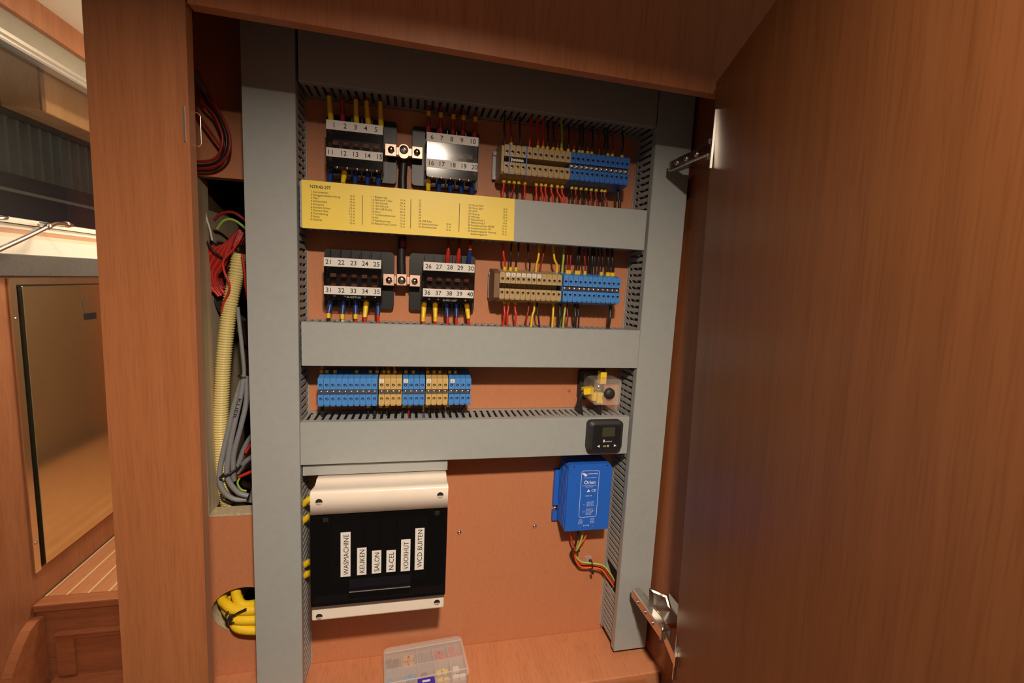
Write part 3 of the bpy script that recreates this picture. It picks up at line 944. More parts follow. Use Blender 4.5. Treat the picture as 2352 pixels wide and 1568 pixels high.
for i, (x0, x1, z1, c, mk) in enumerate(((.1432, .1420, .0580, 'w_yellow', 'w_yellow'), (.1569, .1572, .0585, 'w_yellow', 'w_yellow'), (.1712, .1730, .0590, 'w_blue', None), (.1841, .1843, .0590, 'w_blue', None), (.1976, .2000, .0580, 'w_yellow', None))):
    lead(x0, 0.0770, x1, z1, 0.0420, c, 'w_red', '%s sleeved red lead below numeral %s on the lower middle fuse holder' % ('yellow' if c == 'w_yellow' else 'blue', NW[36 + i]), G, mark=mk)
for i, (x0, x1, z1, c, mk) in enumerate(((.1711, .1712, .1440, 'w_red', None), (.1843, .1850, .1440, 'w_red', None), (.1982, .1990, .1470, 'w_blue', 'w_orange'))):
    lead(x0, 0.1300, x1, z1, 0.1660, c, 'w_darkred', '%s lead above numeral %s on the lower middle fuse holder' % ('blue' if c == 'w_blue' else 'red', NW[28 + i]), G, mark=mk)


# ================================================================== TERMINAL STRIPS
def terminal_mesh(name, mat, w, rec):
    """one terminal: stepped body with two real screw wells, 0,0 at its centre"""
    mb = MB()
    x0, x1 = -w / 2 + 0.00018, w / 2 - 0.00018
    yf = 0.0
    hm = 0.0034
    prof = [(0.001, 0.0168), (0.0, 0.0160), None, (0.0, hm), (rec, hm), (rec, -hm), (0.0, -hm), None, (0.0, -0.0158), (0.0022, -0.0172), (0.010, -0.0186),
            (0.026, -0.0215), (0.040, -0.0215), (0.040, 0.0215), (0.026, 0.0215), (0.008, 0.0180)]
    pr_ = [p for p in prof if p]
    n_ = len(pr_)
    vs = [(x0, p[0], p[1]) for p in pr_] + [(x1, p[0], p[1]) for p in pr_]
    fs = [tuple(range(n_)), tuple(range(2 * n_ - 1, n_ - 1, -1))]
    for i in range(n_):
        j = (i + 1) % n_
        a, b = pr_[i], pr_[j]
        if a[0] == 0.0 and b[0] == 0.0:
            continue
        fs.append((i, j, n_ + j, n_ + i))
    mb.add(vs, fs)
    for za, zb, zc in ((hm, 0.0160, 0.0087), (-0.0158, -hm, -0.0085)):
        r, m = 0.0020, 12
        ringp = [(r * math.cos(2 * math.pi * i / m), zc + r * math.sin(2 * math.pi * i / m)) for i in range(m)]
        outp = []
        for i in range(m):
            c, s = math.cos(2 * math.pi * i / m), math.sin(2 * math.pi * i / m)
            tx = (x1 if c > 0 else x0) / c if abs(c) > 1e-6 else 1e9
            tz = ((zb if s > 0 else za) - zc) / s if abs(s) > 1e-6 else 1e9
            t = min(tx, tz)
            outp.append((t * c, zc + t * s))
        v = [(a, yf, b) for a, b in ringp] + [(a, yf, b) for a, b in outp] + [(a, yf + 0.006, b) for a, b in ringp]
        f = [(i, (i + 1) % m, m + (i + 1) % m, m + i) for i in range(m)] + [(i, 2 * m + i, 2 * m + (i + 1) % m, (i + 1) % m) for i in range(m)] + [tuple(range(2 * m, 3 * m))]
        for cx, cz in ((x0, za), (x1, za), (x0, zb), (x1, zb)):
            ox = [i for i in range(m) if abs(outp[i][0] - cx) < 1e-7]
            oz = [i for i in range(m) if abs(outp[i][1] - cz) < 1e-7]
            if ox and oz:
                ix = min(ox, key=lambda i: abs(outp[i][1] - cz))
                iz = min(oz, key=lambda i: abs(outp[i][0] - cx))
                k = len(v)
                v.append((cx, yf, cz))
                f.append((m + ix, k, m + iz))
        mb.add(v, f)
    # lip under the lower face and latch tick on top
    mb.box(x0 + 0.0007, x1 - 0.0007, -0.0004, 0.0025, -0.0172, -0.0162)
    mb.box(x0 + 0.0009, x1 - 0.0009, 0.0006, 0.0030, 0.0164, 0.0172)
    me = mesh_of(name, mb, Vector((0, 0, 0)), [M[mat]])
    return me


def screw_mesh():
    mb = MB()
    mb.lathe((0, 0.0058, 0), (0, -1, 0), [(0, .0018), (.0014, .0018), (.0018, .0014)], 10)
    mb.box(-0.0013, 0.0013, 0.00385, 0.0040, -0.00025, 0.00025)
    return mesh_of('screw', mb, Vector((0, 0, 0)), [M['screw']])


SCREW = screw_mesh()
JUMP = mesh_of('jumper_screw', MB().lathe((0, 0.0030, 0), (0, -1, 0), [(0, .0024), (.0022, .0022), (.0028, .0012)], 10).box(-0.0026, -0.0004, 0.0001, 0.0003, -0.0016, -0.0010), Vector((0, 0, 0)), [M['screw']])
TERMS = {}


def strip(label, zc, segs, rail, tags=(), deep=None):
    """segs: list of (x of first well, pitch, count, material, has jumper bar)"""
    xa = segs[0][0]
    xb = segs[-1][0] + segs[-1][1] * segs[-1][2]
    t = thing('terminal_strip', ((xa + xb) / 2, D, zc), label, 'terminal strip')
    mb = MB()
    mb.box(rail[0], rail[1], 0.0500, 0.0515, zc - 0.0175, zc + 0.0175)
    mb.box(rail[0], rail[1], 0.0475, 0.0515, zc + 0.0125, zc + 0.0135)
    mb.box(rail[0], rail[1], 0.0475, 0.0515, zc - 0.0135, zc - 0.0125)
    mb.box(rail[0], rail[1], 0.0475, 0.0485, zc + 0.0135, zc + 0.0175)
    mb.box(rail[0], rail[1], 0.0475, 0.0485, zc - 0.0175, zc - 0.0135)
    mb.box(rail[0], rail[1], 0.0515, D, zc - 0.0110, zc + 0.0110)
    part('din_rail', mb, 'zinc', t)
    base = ORG[t]
    for (x0, p, cnt, mat, jump) in segs:
        rec = 0.004 if jump else 0.022
        key = (mat, round(p, 5), rec)
        if key not in TERMS:
            TERMS[key] = terminal_mesh('terminal_block', mat, p, rec)
        for i in range(cnt):
            loc = Vector((x0 + i * p, 0.010, zc)) - base
            o = place('terminal_block', TERMS[key], loc, t)
            for dz in (0.0087, -0.0085):
                place('screw', SCREW, (0, 0, dz), o)
            if jump:
                place('jumper_screw', JUMP, (0, 0.0008, 0), o)
        if jump:
            part('jumper_bar', MB().box(x0 - p * .4, x0 + (cnt - .6) * p, 0.0122, 0.0138, zc - 0.0022, zc + 0.0022), 'steel', t)
    for i, (tx, ch) in enumerate(tags):
        g = part('marker_tag', MB().box(tx - 0.0027, tx + 0.0027, 0.0094, 0.0102, zc + 0.0118, zc + 0.0164), 'white', t)
        if ch:
            part('numeral', text_mb(ch, 0.0030, tx, 0.0092, zc + 0.0130, 'CENTER'), 'print', g)
    return t


def end_plate(t, x0, x1, zc, mat, name='end_bracket'):
    part(name, MB().prism([(0.0108, zc + 0.0155), (0.0100, zc + 0.0150), (0.0100, zc - 0.015), (0.013, zc - 0.0175), (0.036, zc - 0.0215), (0.0500, zc - 0.0215), (0.0500, zc + 0.0215), (0.036, zc + 0.0215), (0.018, zc + 0.018)], 'x', x0, x1), mat, t)


t1 = strip('upper terminal strip, twelve brown then twelve blue terminals on a rail', 0.2572,
           [(0.2379, 0.00714, 12, 'brownterm', False), (0.3232, 0.00673, 12, 'blueterm', True)], (0.2270, 0.4040))
end_plate(t1, 0.2312, 0.2342, 0.2572, 'brownterm')
for xx in (0.24115, 0.2627):
    part('spacer_plate', MB().box(xx - 0.0006, xx + 0.0006, 0.0092, 0.045, 0.2572 - 0.0185, 0.2572 + 0.0170), 'blueterm', t1, label='thin blue spacer plate')
mb = MB()
mb.box(0.2434, 0.2444, 0.0100, 0.0115, 0.2545, 0.2592)
mb.tube([(0.2440 + i * 0.00105, 0.0108, 0.2567 + (0.0016 if i % 2 else -0.0014)) for i in range(15)], 0.0007, 6, 3)
mb.box(0.2440, 0.2596, 0.0112, 0.0120, 0.2558, 0.2574)
part('bridge_comb', mb, 'white', t1, label='crinkled whitish bridging comb')
t2 = strip('lower terminal strip, twelve beige then twelve blue terminals, above plain duct', 0.1030,
           [(0.2390, 0.00688, 12, 'brownterm', False), (0.3235, 0.00672, 12, 'blueterm_light', True)], (0.2275, 0.4030),
           [(0.2462 + i * 0.0068, str(i + 1)) for i in range(7)])
end_plate(t2, 0.2285, 0.2353, 0.1030, 'endbrown')
t3 = strip('third terminal strip of alternating light blue and sand terminals above the display duct', -0.0345,
           [(0.0222, 0.00694, 10, 'blueterm_light', True), (0.0929, 0.00703, 4, 'sand', True), (0.1216, 0.0069, 4, 'blueterm_light', True),
            (0.1502, 0.00703, 4, 'sand', True), (0.1790, 0.0072, 4, 'blueterm_light', True)], (0.0185, 0.2060),
           [(0.0932, '1'), (0.1222, '2'), (0.1506, '3'), (0.1802, '4')])


# ------------------------------------------------------------------ wires on the strips
def wire(name_label, xa, za, xb, zb, col, rad=0.0010, mark=True, ferr=False, y=0.030, bow=0.0, group=None, mlen=0.0052, msh=0.0):
    t = thing('terminal_wire', (xa, y, za), name_label, 'wire', group)
    d = 1 if zb > za else -1
    part('insulation', MB().tube([(xa, y, za), (xa, y - 0.001, za + (zb - za) * .3), ((xa + xb) / 2 + bow, y - 0.003, (za + zb) / 2), (xb, y, zb)], rad, 7), col, t)
    if mark:
        part('wire_marker', MB().tube([(xa, y - 0.0005, za + d * (0.002 + msh)), (xa, y - 0.001, za + d * (0.002 + mlen + msh))], max(0.0023, rad * 1.6), 9, 0), 'w_yellow', t)
    if ferr:
        part('ferrule', MB().tube([(xa, y, za), (xa, y - 0.0005, za + d * 0.0030)], rad * 1.5, 9, 0), 'w_teal', t)


CN = {'w_red': 'red', 'w_black': 'black', 'w_darkred': 'dark red', 'w_yellow': 'yellow', 'w_green': 'green-yellow', 'w_orange': 'orange', 'w_white': 'white'}
R_, K_, DR, YE, GN = 'w_red', 'w_black', 'w_darkred', 'w_yellow', 'w_green'
rows = {
    'above the lower terminal strip': (0.120, 0.163, 'wires above the lower terminal strip', [
        (.2450, .2410, R_, 1, 0), (.2528, .2528, K_, 1, 0), (.2601, .2622, K_, 1, 0), (.2785, .2747, K_, 0, 0), (.2876, .2905, YE, 0, 0), (.2934, .2980, DR, 0, 0),
        (.3161, .3087, YE, 0, 0), (.3237, .3238, GN, 0, 0), (.3308, .3303, DR, 1, 0), (.3341, .3336, DR, 1, 0), (.3435, .3456, K_, 1, 0), (.3473, .3478, K_, 1, 0),
        (.3562, .3522, DR, 1, 0), (.3600, .3567, K_, 0, 0), (.3657, .3655, K_, 0, 0), (.3702, .3678, K_, 0, 0), (.3748, .3723, K_, 0, 0), (.3798, .3767, K_, 1, 0),
        (.3895, .3858, K_, 1, 1), (.3964, .3925, K_, 1, 1)]),
    'below the lower terminal strip': (0.0845, 0.044, 'wires below the lower terminal strip', [
        (.2469, .2450, R_, 1, 0), (.2522, .2524, R_, 1, 0), (.2614, .2619, R_, 1, 0), (.2797, .2769, DR, 0, 0), (.2877, .2844, YE, 0, 0), (.2915, .2974, K_, 0, 0),
        (.3143, .3144, YE, 0, 0), (.3236, .3216, K_, 0, 1), (.3308, .3299, GN, 0, 0), (.3341, .3349, DR, 0, 0), (.3453, .3461, K_, 0, 0), (.3497, .3523, K_, 0, 0), (.3970, .3952, K_, 0, 1)]),
    'above the upper terminal strip': (0.2760, 0.3190, 'wires above the upper terminal strip', [
        (.2379, .2370, K_, 0, 0), (.2462, .2447, DR, 1, 0), (.2576, .2560, K_, 0, 0), (.2702, .2697, R_, 0, 0), (.2812, .2776, R_, 1, 0), (.2879, .2861, R_, 1, 0),
        (.2941, .2921, K_, 1, 0), (.3015, .2995, K_, 1, 0), (.3071, .3050, DR, 1, 0), (.3127, .3100, GN, 1, 0), (.3220, .3199, K_, 1, 0), (.3296, .3274, DR, 1, 0),
        (.3372, .3349, K_, 1, 0), (.3416, .3393, K_, 1, 0), (.3486, .3463, DR, 1, 0), (.3544, .3520, K_, 1, 0), (.3647, .3622, DR, 0, 0), (.3712, .3686, K_, 0, 0),
        (.3770, .3744, K_, 1, 0), (.3835, .3809, DR, 1, 0), (.3973, .3945, K_, 1, 0)]),
    'below the upper terminal strip': (0.2385, 0.2000, 'wires below the upper terminal strip', [
        (.2390, .2379, R_, 1, 0), (.2459, .2451, K_, 1, 0), (.2525, .2487, DR, 1, 0), (.2586, .2560, K_, 1, 0), (.2665, .2646, R_, 1, 0), (.2818, .2818, R_, 1, 0),
        (.2886, .2905, R_, 1, 1), (.2942, .2974, R_, 1, 0), (.3023, .3062, R_, 1, 0), (.3105, .3195, R_, 1, 0), (.3168, .3233, R_, 1, 0), (.3301, .3316, K_, 1, 0),
        (.3358, .3361, DR, 1, 0), (.3429, .3438, K_, 1, 0), (.3500, .3477, K_, 1, 0), (.3571, .3581, DR, 1, 0), (.3642, .3699, DR, 1, 0), (.3721, .3765, K_, 1, 0),
        (.3767, .3817, DR, 1, 0), (.3958, .3977, K_, 0, 0)]),
    'above the third terminal strip': (-0.0170, 0.0060, 'wires above the third terminal strip', [
        (.0199, .0200, 'w_orange', 1, 0), (.0261, .0262, K_, 1, 0), (.0357, .0357, K_, 1, 0), (.0614, .0610, K_, 1, 0), (.0781, .0780, K_, 1, 1), (.0860, .0870, DR, 1, 1),
        (.0945, .0950, K_, 1, 0), (.1001, .1005, DR, 1, 0), (.1081, .1085, R_, 1, 0), (.1219, .1220, K_, 1, 1), (.1311, .1310, K_, 1, 0), (.1492, .1490, DR, 1, 0),
        (.1576, .1576, K_, 1, 0), (.1650, .1650, K_, 1, 0), (.1777, .1780, K_, 1, 0), (.1852, .1855, K_, 1, 0)]),
    'below the third terminal strip': (-0.0535, -0.0750, 'wires below the third terminal strip', [
        (.0202, .0211, K_, 0, 0), (.0759, .0740, K_, 1, 0), (.0829, .0825, K_, 0, 1), (.0910, .0911, K_, 1, 0), (.0986, .0997, K_, 1, 0), (.1201, .1176, K_, 1, 0),
        (.1268, .1264, DR, 1, 0), (.1492, .1521, K_, 1, 0), (.1710, .1702, K_, 0, 0), (.1774, .1788, K_, 1, 0), (.1980, .1951, K_, 0, 0)]),
}
thick = {('below the lower terminal strip', 7), ('below the lower terminal strip', 12), ('below the lower terminal strip', 10), ('above the lower terminal strip', 14),
         ('below the upper terminal strip', 19), ('below the third terminal strip', 0), ('below the third terminal strip', 2), ('above the lower terminal strip', 18),
         ('above the lower terminal strip', 19)}
for where, (za, zb, grp, lst) in rows.items():
    for i, (xa, xb, c, mk, fe) in enumerate(lst):
        rad = 0.0021 if (where, i) in thick else (0.0015 if c in (R_, YE, GN) else 0.0012)
        lab = '%s wire%s %s, %s' % (CN[c], ' with yellow marker' if mk else '', where, nth(i))
        wire(lab, xa, za, xb, zb, c, rad, bool(mk), bool(fe), group=grp, bow=random.uniform(-.0015, .0015),
             mlen=0.0055 if 'above the lower' in where else 0.0042, msh=0.0004 if 'third' in where and 'above' in where else 0.0)

# ================================================================== BATTERY SWITCH WITH CLEAR COVER
t = thing('cable_stud', (0.385, D, -0.055), 'black stud block with clear cover and round black knob, yellow lugs', 'terminal')
part('base', MB().prism(rrect(0.3660, 0.4035, -0.0556, -0.0135, 0.003), 'y', 0.046, D), 'blackmatt', t)
mb = MB()
pf = rrect(0.3693, 0.4082, -0.0513, -0.0157, 0.004)
m = len(pf)
mb.add([(a, 0.0005, b) for a, b in pf] + [(a, 0.040, b) for a, b in pf], [tuple(range(m))] + [(i, (i + 1) % m, m + (i + 1) % m, m + i) for i in range(m)])
part('clear_cover', mb, 'clear', t, label='clear plastic cover')
part('knob', MB().lathe((0.3905, 0.0005, -0.0351), (0, -1, 0), [(0, .0068), (.0015, .0078), (.004, .0076), (.0062, .0055), (.007, .002)], 18), 'blackmatt', t)
part('inner_stud', MB().lathe((0.384, 0.036, -0.031), (0, -1, 0), [(0, .009), (.010, .009), (.012, .0055), (.020, .0045)], 16), 'steel', t)
part('inner_post', MB().cbox(0.3715, 0.3790, 0.012, 0.040, -0.0490, -0.0380, 0.001), 'w_yellow', t)
part('yellow_lug', MB().cbox(0.3835, 0.3925, 0.014, 0.026, -0.0260, -0.0085, 0.001), 'w_yellow', t)
part('yellow_lug', MB().hexa([(0.3605, 0.014, -0.0405), (0.3745, 0.014, -0.0395), (0.3745, 0.024, -0.0395), (0.3605, 0.024, -0.0405)],
                             [(0.3600, 0.014, -0.0320), (0.3745, 0.014, -0.0305), (0.3745, 0.024, -0.0305), (0.3600, 0.024, -0.0320)]), 'w_yellow', t)
part('yellow_lug', MB().cbox(0.3800, 0.3890, 0.012, 0.024, -0.0530, -0.0380, 0.001), 'w_yellow', t)
solo('supply_cable', MB().tube([(0.3640, 0.019, -0.0365), (0.3590, 0.019, -0.0410), (0.3560, 0.019, -0.0530), (0.3600, 0.021, -0.0660), (0.3630, 0.026, -0.0780)], 0.0034, 10), 'w_black',
     'black cable curving from the left yellow lug into the duct', 'cable')
solo('supply_cable', MB().tube([(0.3845, 0.018, -0.0520), (0.3855, 0.018, -0.0600), (0.3880, 0.021, -0.0700), (0.3890, 0.025, -0.0780)], 0.0036, 10), 'w_black',
     'short black cable straight below the clear stud cover', 'cable')
solo('supply_cable', MB().tube([(0.3880, 0.020, -0.0090), (0.3875, 0.021, -0.0020), (0.3870, 0.025, 0.0060)], 0.0036, 10), 'w_black',
     'short black cable above the clear stud cover', 'cable')

# ================================================================== DISPLAY ON THE DUCT
t = thing('display_unit', (0.386, 0, -0.113), 'small black display with arrow buttons on the duct front', 'display')
mb = MB()
pa = rrect(0.3612, 0.4108, -0.1130, -0.0708, 0.006)
pb_ = rrect(0.3650, 0.4080, -0.1100, -0.0745, 0.004)
m = len(pa)
mb.add([(a, -0.0002, b) for a, b in pa] + [(a, -0.0095, b) for a, b in pa] + [(a, -0.0125, b) for a, b in pb_],
       [(i, (i + 1) % m, m + (i + 1) % m, m + i) for i in range(m)] + [(m + i, m + (i + 1) % m, 2 * m + (i + 1) % m, 2 * m + i) for i in range(m)] + [tuple(range(2 * m, 3 * m)), tuple(range(m))])
part('housing', mb, 'blackmatt', t)
part('front_plate', MB().prism(rrect(0.3668, 0.4065, -0.1088, -0.0760, 0.002), 'y', -0.0130, -0.0124), 'black', t)
part('screen', MB().box(0.3795, 0.3975, -0.0134, -0.0130, -0.0912, -0.0785), 'lcd', t)
mb = MB()
mb.prism([(0.3815, -0.0988), (0.3832, -0.0992), (0.3836, -0.0972), (0.3834, -0.0955), (0.3820, -0.0955)], 'y', -0.0134, -0.0130)
q = text_mb('autoterm', 0.0023, 0.3842, -0.0133, -0.0986, fit=0.0100)
mb.add(q.v, q.f)
mb.prism([(0.3735, -0.1045), (0.3770, -0.1028), (0.3768, -0.1062)], 'y', -0.0134, -0.0130)
mb.prism([(0.4010, -0.1040), (0.3975, -0.1024), (0.3976, -0.1058)], 'y', -0.0134, -0.0130)
part('arrow_marks', mb, 'wprint', t)
part('lettering', text_mb('OK', 0.0034, 0.3842, -0.0133, -0.1057, 'CENTER'), 'yprint', t)
c_ = (0.3890, -0.1045)
mb = MB()
mb.tube([(c_[0] + .0012 * math.cos(k * math.pi / 6), -0.0132, c_[1] + .0012 * math.sin(k * math.pi / 6)) for k in range(13)], 0.0003, 5, 0, False)
part('power_mark', mb, 'wprint', t)

# ================================================================== BLUE CONVERTER
t = thing('converter', (0.378, D, -0.240), 'bright blue metal power converter with white Orion printing, lower right', 'converter')
mb = MB()
mb.prism([(0.3459, -0.2400), (0.4118, -0.2404), (0.4118, -0.1480), (0.4075, -0.1415), (0.3500, -0.1408), (0.3459, -0.1445)], 'y', 0.015, 0.0500)
part('housing', mb, 'orion', t)
mb = MB()
mb.box(0.3383, 0.4190, 0.0500, D, -0.2180, -0.1630)
mb.box(0.3383, 0.3465, 0.0500, D, -0.2420, -0.2270)
mb.box(0.4110, 0.4190, 0.0500, D, -0.2420, -0.2270)
mb.box(0.3465, 0.4110, 0.0500, D, -0.2420, -0.2180)
part('mounting_flange', mb, 'orion', t)
mb = MB()
for i in range(6):
    y = 0.0185 + i * 0.0052
    mb.box(0.3446, 0.3459, y, y + 0.0022, -0.236, -0.150)
part('cooling_fins', mb, 'orion', t)
part('screw', MB().lathe((0.3418, 0.0500, -0.2225), (0, -1, 0), [(0, .0032), (.0012, .0028), (.0016, .001)], 10), 'screw', t)
for (xx, zz) in ((0.3540, -0.1440), (0.4040, -0.1440)):
    part('screw', MB().lathe((xx, 0.0150, zz), (0, -1, 0), [(0, .0012), (.0003, .001)], 10), 'recess', t)
OY = 0.0148
pts = rrect(0.3654, 0.3924, -0.2203, -0.1506, 0.0035, 5)
ins = rrect(0.3659, 0.3919, -0.2198, -0.1511, 0.0030, 5)
m = len(pts)
mb = MB().add([(a, OY, b) for a, b in pts] + [(a, OY, b) for a, b in ins], [(i, (i + 1) % m, m + (i + 1) % m, m + i) for i in range(m)])
part('printed_border', mb, 'wprint', t)


def tx(mb, *a, **k):
    q = text_mb(*a, **k)
    mb.add(q.v, q.f)


mb = MB()
tx(mb, 'victron energy', 0.0028, 0.3752, OY, -0.1560, bold=0.00004, fit=0.0150)
mb.prism([(0.3668, -0.1545), (0.3690, -0.1537), (0.3712, -0.1548), (0.3738, -0.1560), (0.3742, -0.1580), (0.3722, -0.1590), (0.3700, -0.1584), (0.3692, -0.1566), (0.3674, -0.1560)], 'y', OY - 0.0001, OY)
tx(mb, 'www.victronenergy.com', 0.0018, 0.3790, OY, -0.1615, 'CENTER', fit=0.0195)
tx(mb, 'Orion', 0.0072, 0.3788, OY, -0.1703, 'CENTER', bold=0.00012, fit=0.0168)
tx(mb, 'Isolated DC-DC converter', 0.0018, 0.3785, OY, -0.1732, 'CENTER', fit=0.0215)
tx(mb, 'Battery charger', 0.0018, 0.3785, OY, -0.1752, 'CENTER', fit=0.0110)
tx(mb, 'CE', 0.0050, 0.3820, OY, -0.1820, bold=0.00005, fit=0.0066)
mb.prism([(0.3749, -0.1824), (0.3804, -0.1822), (0.3778, -0.1781)], 'y', OY - 0.0001, OY)
tx(mb, '12/24-10', 0.0024, 0.3782, OY, -0.1890, 'CENTER', fit=0.0090)
tx(mb, 'IN', 0.0018, 0.3712, OY, -0.2013)
for i, s in enumerate(('Input 9-18 V', 'Max 30 A', 'Output 24 V', 'Max 10 A')):
    tx(mb, s, 0.0018, 0.3763, OY, -0.1980 - i * 0.0019, fit=0.0112 - 0.0006 * (i % 3))
tx(mb, 'OUT', 0.0018, 0.3706, OY, -0.2125)
for i, s in enumerate(('Adjust 20-30 V', 'Ambient 40 C', 'Power 240 W', 'Fuse 30 A', 'IP43')):
    tx(mb, s, 0.0018, 0.3758, OY, -0.2088 - i * 0.0020, fit=(0.0104, 0.0132, 0.0110, 0.0095, 0.0076)[i])
for i in range(4):
    tx(mb, ('INPUT', 'VOLTAGE', '9-18 V', 'DC 30A')[i], 0.0018, 0.3688, OY, -0.2243 - i * 0.0020, 'CENTER', fit=(0.0048, 0.0062, 0.0068, 0.0072)[i])
    tx(mb, ('OUTPUT', 'VOLTAGE', '20-30 V', 'DC 10A')[i], 0.0018, 0.3865, OY, -0.2237 - i * 0.0020, 'CENTER', fit=(0.0064, 0.0060, 0.0072, 0.0060)[i])
tx(mb, '+  -', 0.0020, 0.3680, OY, -0.2360, 'CENTER')
tx(mb, '-  +', 0.0020, 0.3875, OY, -0.2350, 'CENTER')
mb.box(0.3740, 0.3820, OY - 0.0001, OY, -0.2326, -0.2321)
mb.box(0.3737, 0.3744, OY - 0.0001, OY, -0.2340, -0.2321)
mb.box(0.3815, 0.3822, OY - 0.0001, OY, -0.2340, -0.2321)
part('lettering', mb, 'wprint', t)

G = 'wires leaving the blue converter'
paths = [
    ('bright red wire at the left under the blue converter, running to the duct', 'w_red', [(0.3620, .036, -.236), (0.3655, .038, -.264), (0.3735, .042, -.285), (0.3765, .045, -.301), (0.3865, .046, -.3130), (0.4035, .046, -.3160), (0.4215, .043, -.3200), (0.4330, .040, -.3330), (0.4400, .038, -.3450)]),
    ('orange-red wire at the right under the blue converter, lowest in the bundle', 'w_orange', [(0.3910, .036, -.236), (0.3880, .038, -.264), (0.3790, .040, -.282), (0.3755, .042, -.299), (0.3850, .043, -.3155), (0.4035, .043, -.3190), (0.4200, .041, -.3230), (0.4310, .038, -.3370), (0.4400, .036, -.3500)]),
    ('yellow-green wire under the blue converter, topmost on the way to the duct', 'w_green', [(0.3830, .034, -.236), (0.3815, .036, -.264), (0.3755, .038, -.285), (0.3760, .050, -.297), (0.3870, .047, -.3100), (0.4035, .044, -.3125), (0.4215, .041, -.3160), (0.4320, .036, -.3270), (0.4400, .036, -.3400)]),
    ('black wire in the middle under the blue converter', 'w_black', [(0.3750, .035, -.236), (0.3748, .037, -.262), (0.3735, .042, -.283), (0.3712, .0505, -.299), (0.3830, .0515, -.3185), (0.4035, .0505, -.3215), (0.4210, .049, -.3250), (0.4320, .047, -.3400), (0.4400, .044, -.3560)]),
]
for lab, c, ps in paths:
    solo('converter_wire', MB().tube(ps, 0.0014, 8, 5), c, lab, 'wire', G)


def ring(c, ax, R, r, sq=(1, 1), n=16):
    A = Vector(ax).normalized()
    N = A.orthogonal().normalized()
    B = A.cross(N)
    pts = [Vector(c) + N * math.cos(2 * math.pi * k / n) * R * sq[0] + B * math.sin(2 * math.pi * k / n) * R * sq[1] for k in range(n + 1)]
    return MB().tube(pts, r, 6, 0, False)


solo('cable_tie', ring((0.3752, 0.040, -0.2865), (0, 0.1, 1), 0.0050, 0.0012), 'w_black', 'black cable tie just under the blue converter', 'cable tie')
mb = ring((0.4035, 0.046, -0.3155), (1, 0, 0), 0.0066, 0.0011)
mb.cbox(0.4020, 0.4052, 0.036, 0.040, -0.3260, -0.3215, 0.0005)
solo('cable_tie', mb, 'w_black', 'black cable tie holding the converter wires to a clear pad', 'cable tie')
solo('tie_mount', MB().cbox(0.3960, 0.4070, 0.0525, D, -0.3190, -0.3070, 0.0008), 'clearbox', 'small clear adhesive pad behind the converter wires', 'mount')

# ================================================================== CREAM BREAKER BOX
t = thing('breaker_box', (0.097, D, -0.318), 'cream breaker box with dark window and six white name labels', 'breaker box')
mb = MB()
# upper cover: hollowed front profile in y-z, extruded along x
prof = [(D, -0.1400), (0.006, -0.1392), (-0.002, -0.1385), (-0.006, -0.1392), (-0.0085, -0.1425), (-0.0085, -0.1475), (-0.0120, -0.1530), (-0.0250, -0.1478), (-0.0350, -0.1440), (-0.0385, -0.1432),
        (-0.0400, -0.1445), (-0.0400, -0.1650), (D, -0.1650)]
prof = [(D, -0.1392), (0.003, -0.1388), (-0.001, -0.1380), (-0.0045, -0.1385), (-0.0065, -0.1402), (-0.0150, -0.1415), (-0.0260, -0.1395), (-0.0345, -0.1378), (-0.0385, -0.1382),
        (-0.0400, -0.1400), (-0.0400, -0.1650), (D, -0.1650)]
mb.prism(prof, 'x', 0.0195, 0.1745, True)
part('upper_cover', mb, 'cream', t)
mb = MB()
mb.cbox(0.0165, 0.1755, -0.0120, D, -0.3150, -0.1655, 0.002)
part('enclosure', mb, 'cream', t)
mb = MB()
mb.cbox(0.0175, 0.1745, -0.0290, -0.0100, -0.3055, -0.2830, 0.002)
part('lower_cover', mb, 'cream', t)
for (xx, zz, yy) in ((0.0289, -0.1493, -0.0400), (0.1651, -0.1486, -0.0400), (0.0262, -0.2995, -0.0290), (0.1655, -0.2965, -0.0290)):
    o = part('screw_well', MB().lathe((xx, yy - 0.0002, zz), (0, -1, 0), [(0, .0040), (.0002, .0039)], 18), 'cream', t)
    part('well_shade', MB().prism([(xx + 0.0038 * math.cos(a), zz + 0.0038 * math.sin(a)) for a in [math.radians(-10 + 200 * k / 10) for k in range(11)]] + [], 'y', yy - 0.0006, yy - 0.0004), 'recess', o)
# breakers behind the window
for i in range(6):
    xa = 0.040 + i * 0.0188
    b = part('breaker', MB().cbox(xa, xa + 0.0178, -0.028, -0.012, -0.262, -0.186, 0.001), 'w_grey', t)
    part('toggle', MB().cbox(xa + 0.004, xa + 0.0138, -0.034, -0.028, -0.232, -0.222, 0.001), 'blackmatt', b)
part('inner_plate', MB().box(0.0185, 0.1735, -0.0155, -0.0125, -0.283, -0.1655), 'blackmatt', t)
mb = MB()
poly = [(-0.0400, -0.1660), (-0.0400, -0.2700), (-0.0385, -0.2800), (-0.0340, -0.2835), (-0.0130, -0.2835), (-0.0130, -0.1660)]
mb.prism(poly, 'x', 0.0190, 0.1745)
part('smoked_window', mb, 'smokelid', t, label='dark smoked window')
for xx in (0.0330, 0.1590):
    part('window_clip', MB().cbox(xx, xx + 0.0060, -0.0408, -0.0400, -0.1740, -0.1690, 0.0003), 'black', t)
lip = part('window_lip', MB().cbox(0.0618, 0.1324, -0.0440, -0.0400, -0.2625, -0.2605, 0.0006), 'shinyblack', t)
part('lip_highlight', MB().box(0.0620, 0.1322, -0.0442, -0.0438, -0.2616, -0.2609), 'clearbox', lip, label='clear edge of the lid grip, made pale for its highlight')  # pale strip drawn as the specular highlight along the grip
part('window_recess', MB().box(0.0618, 0.1324, -0.0403, -0.0400, -0.2605, -0.2475), 'shinyblack', t)
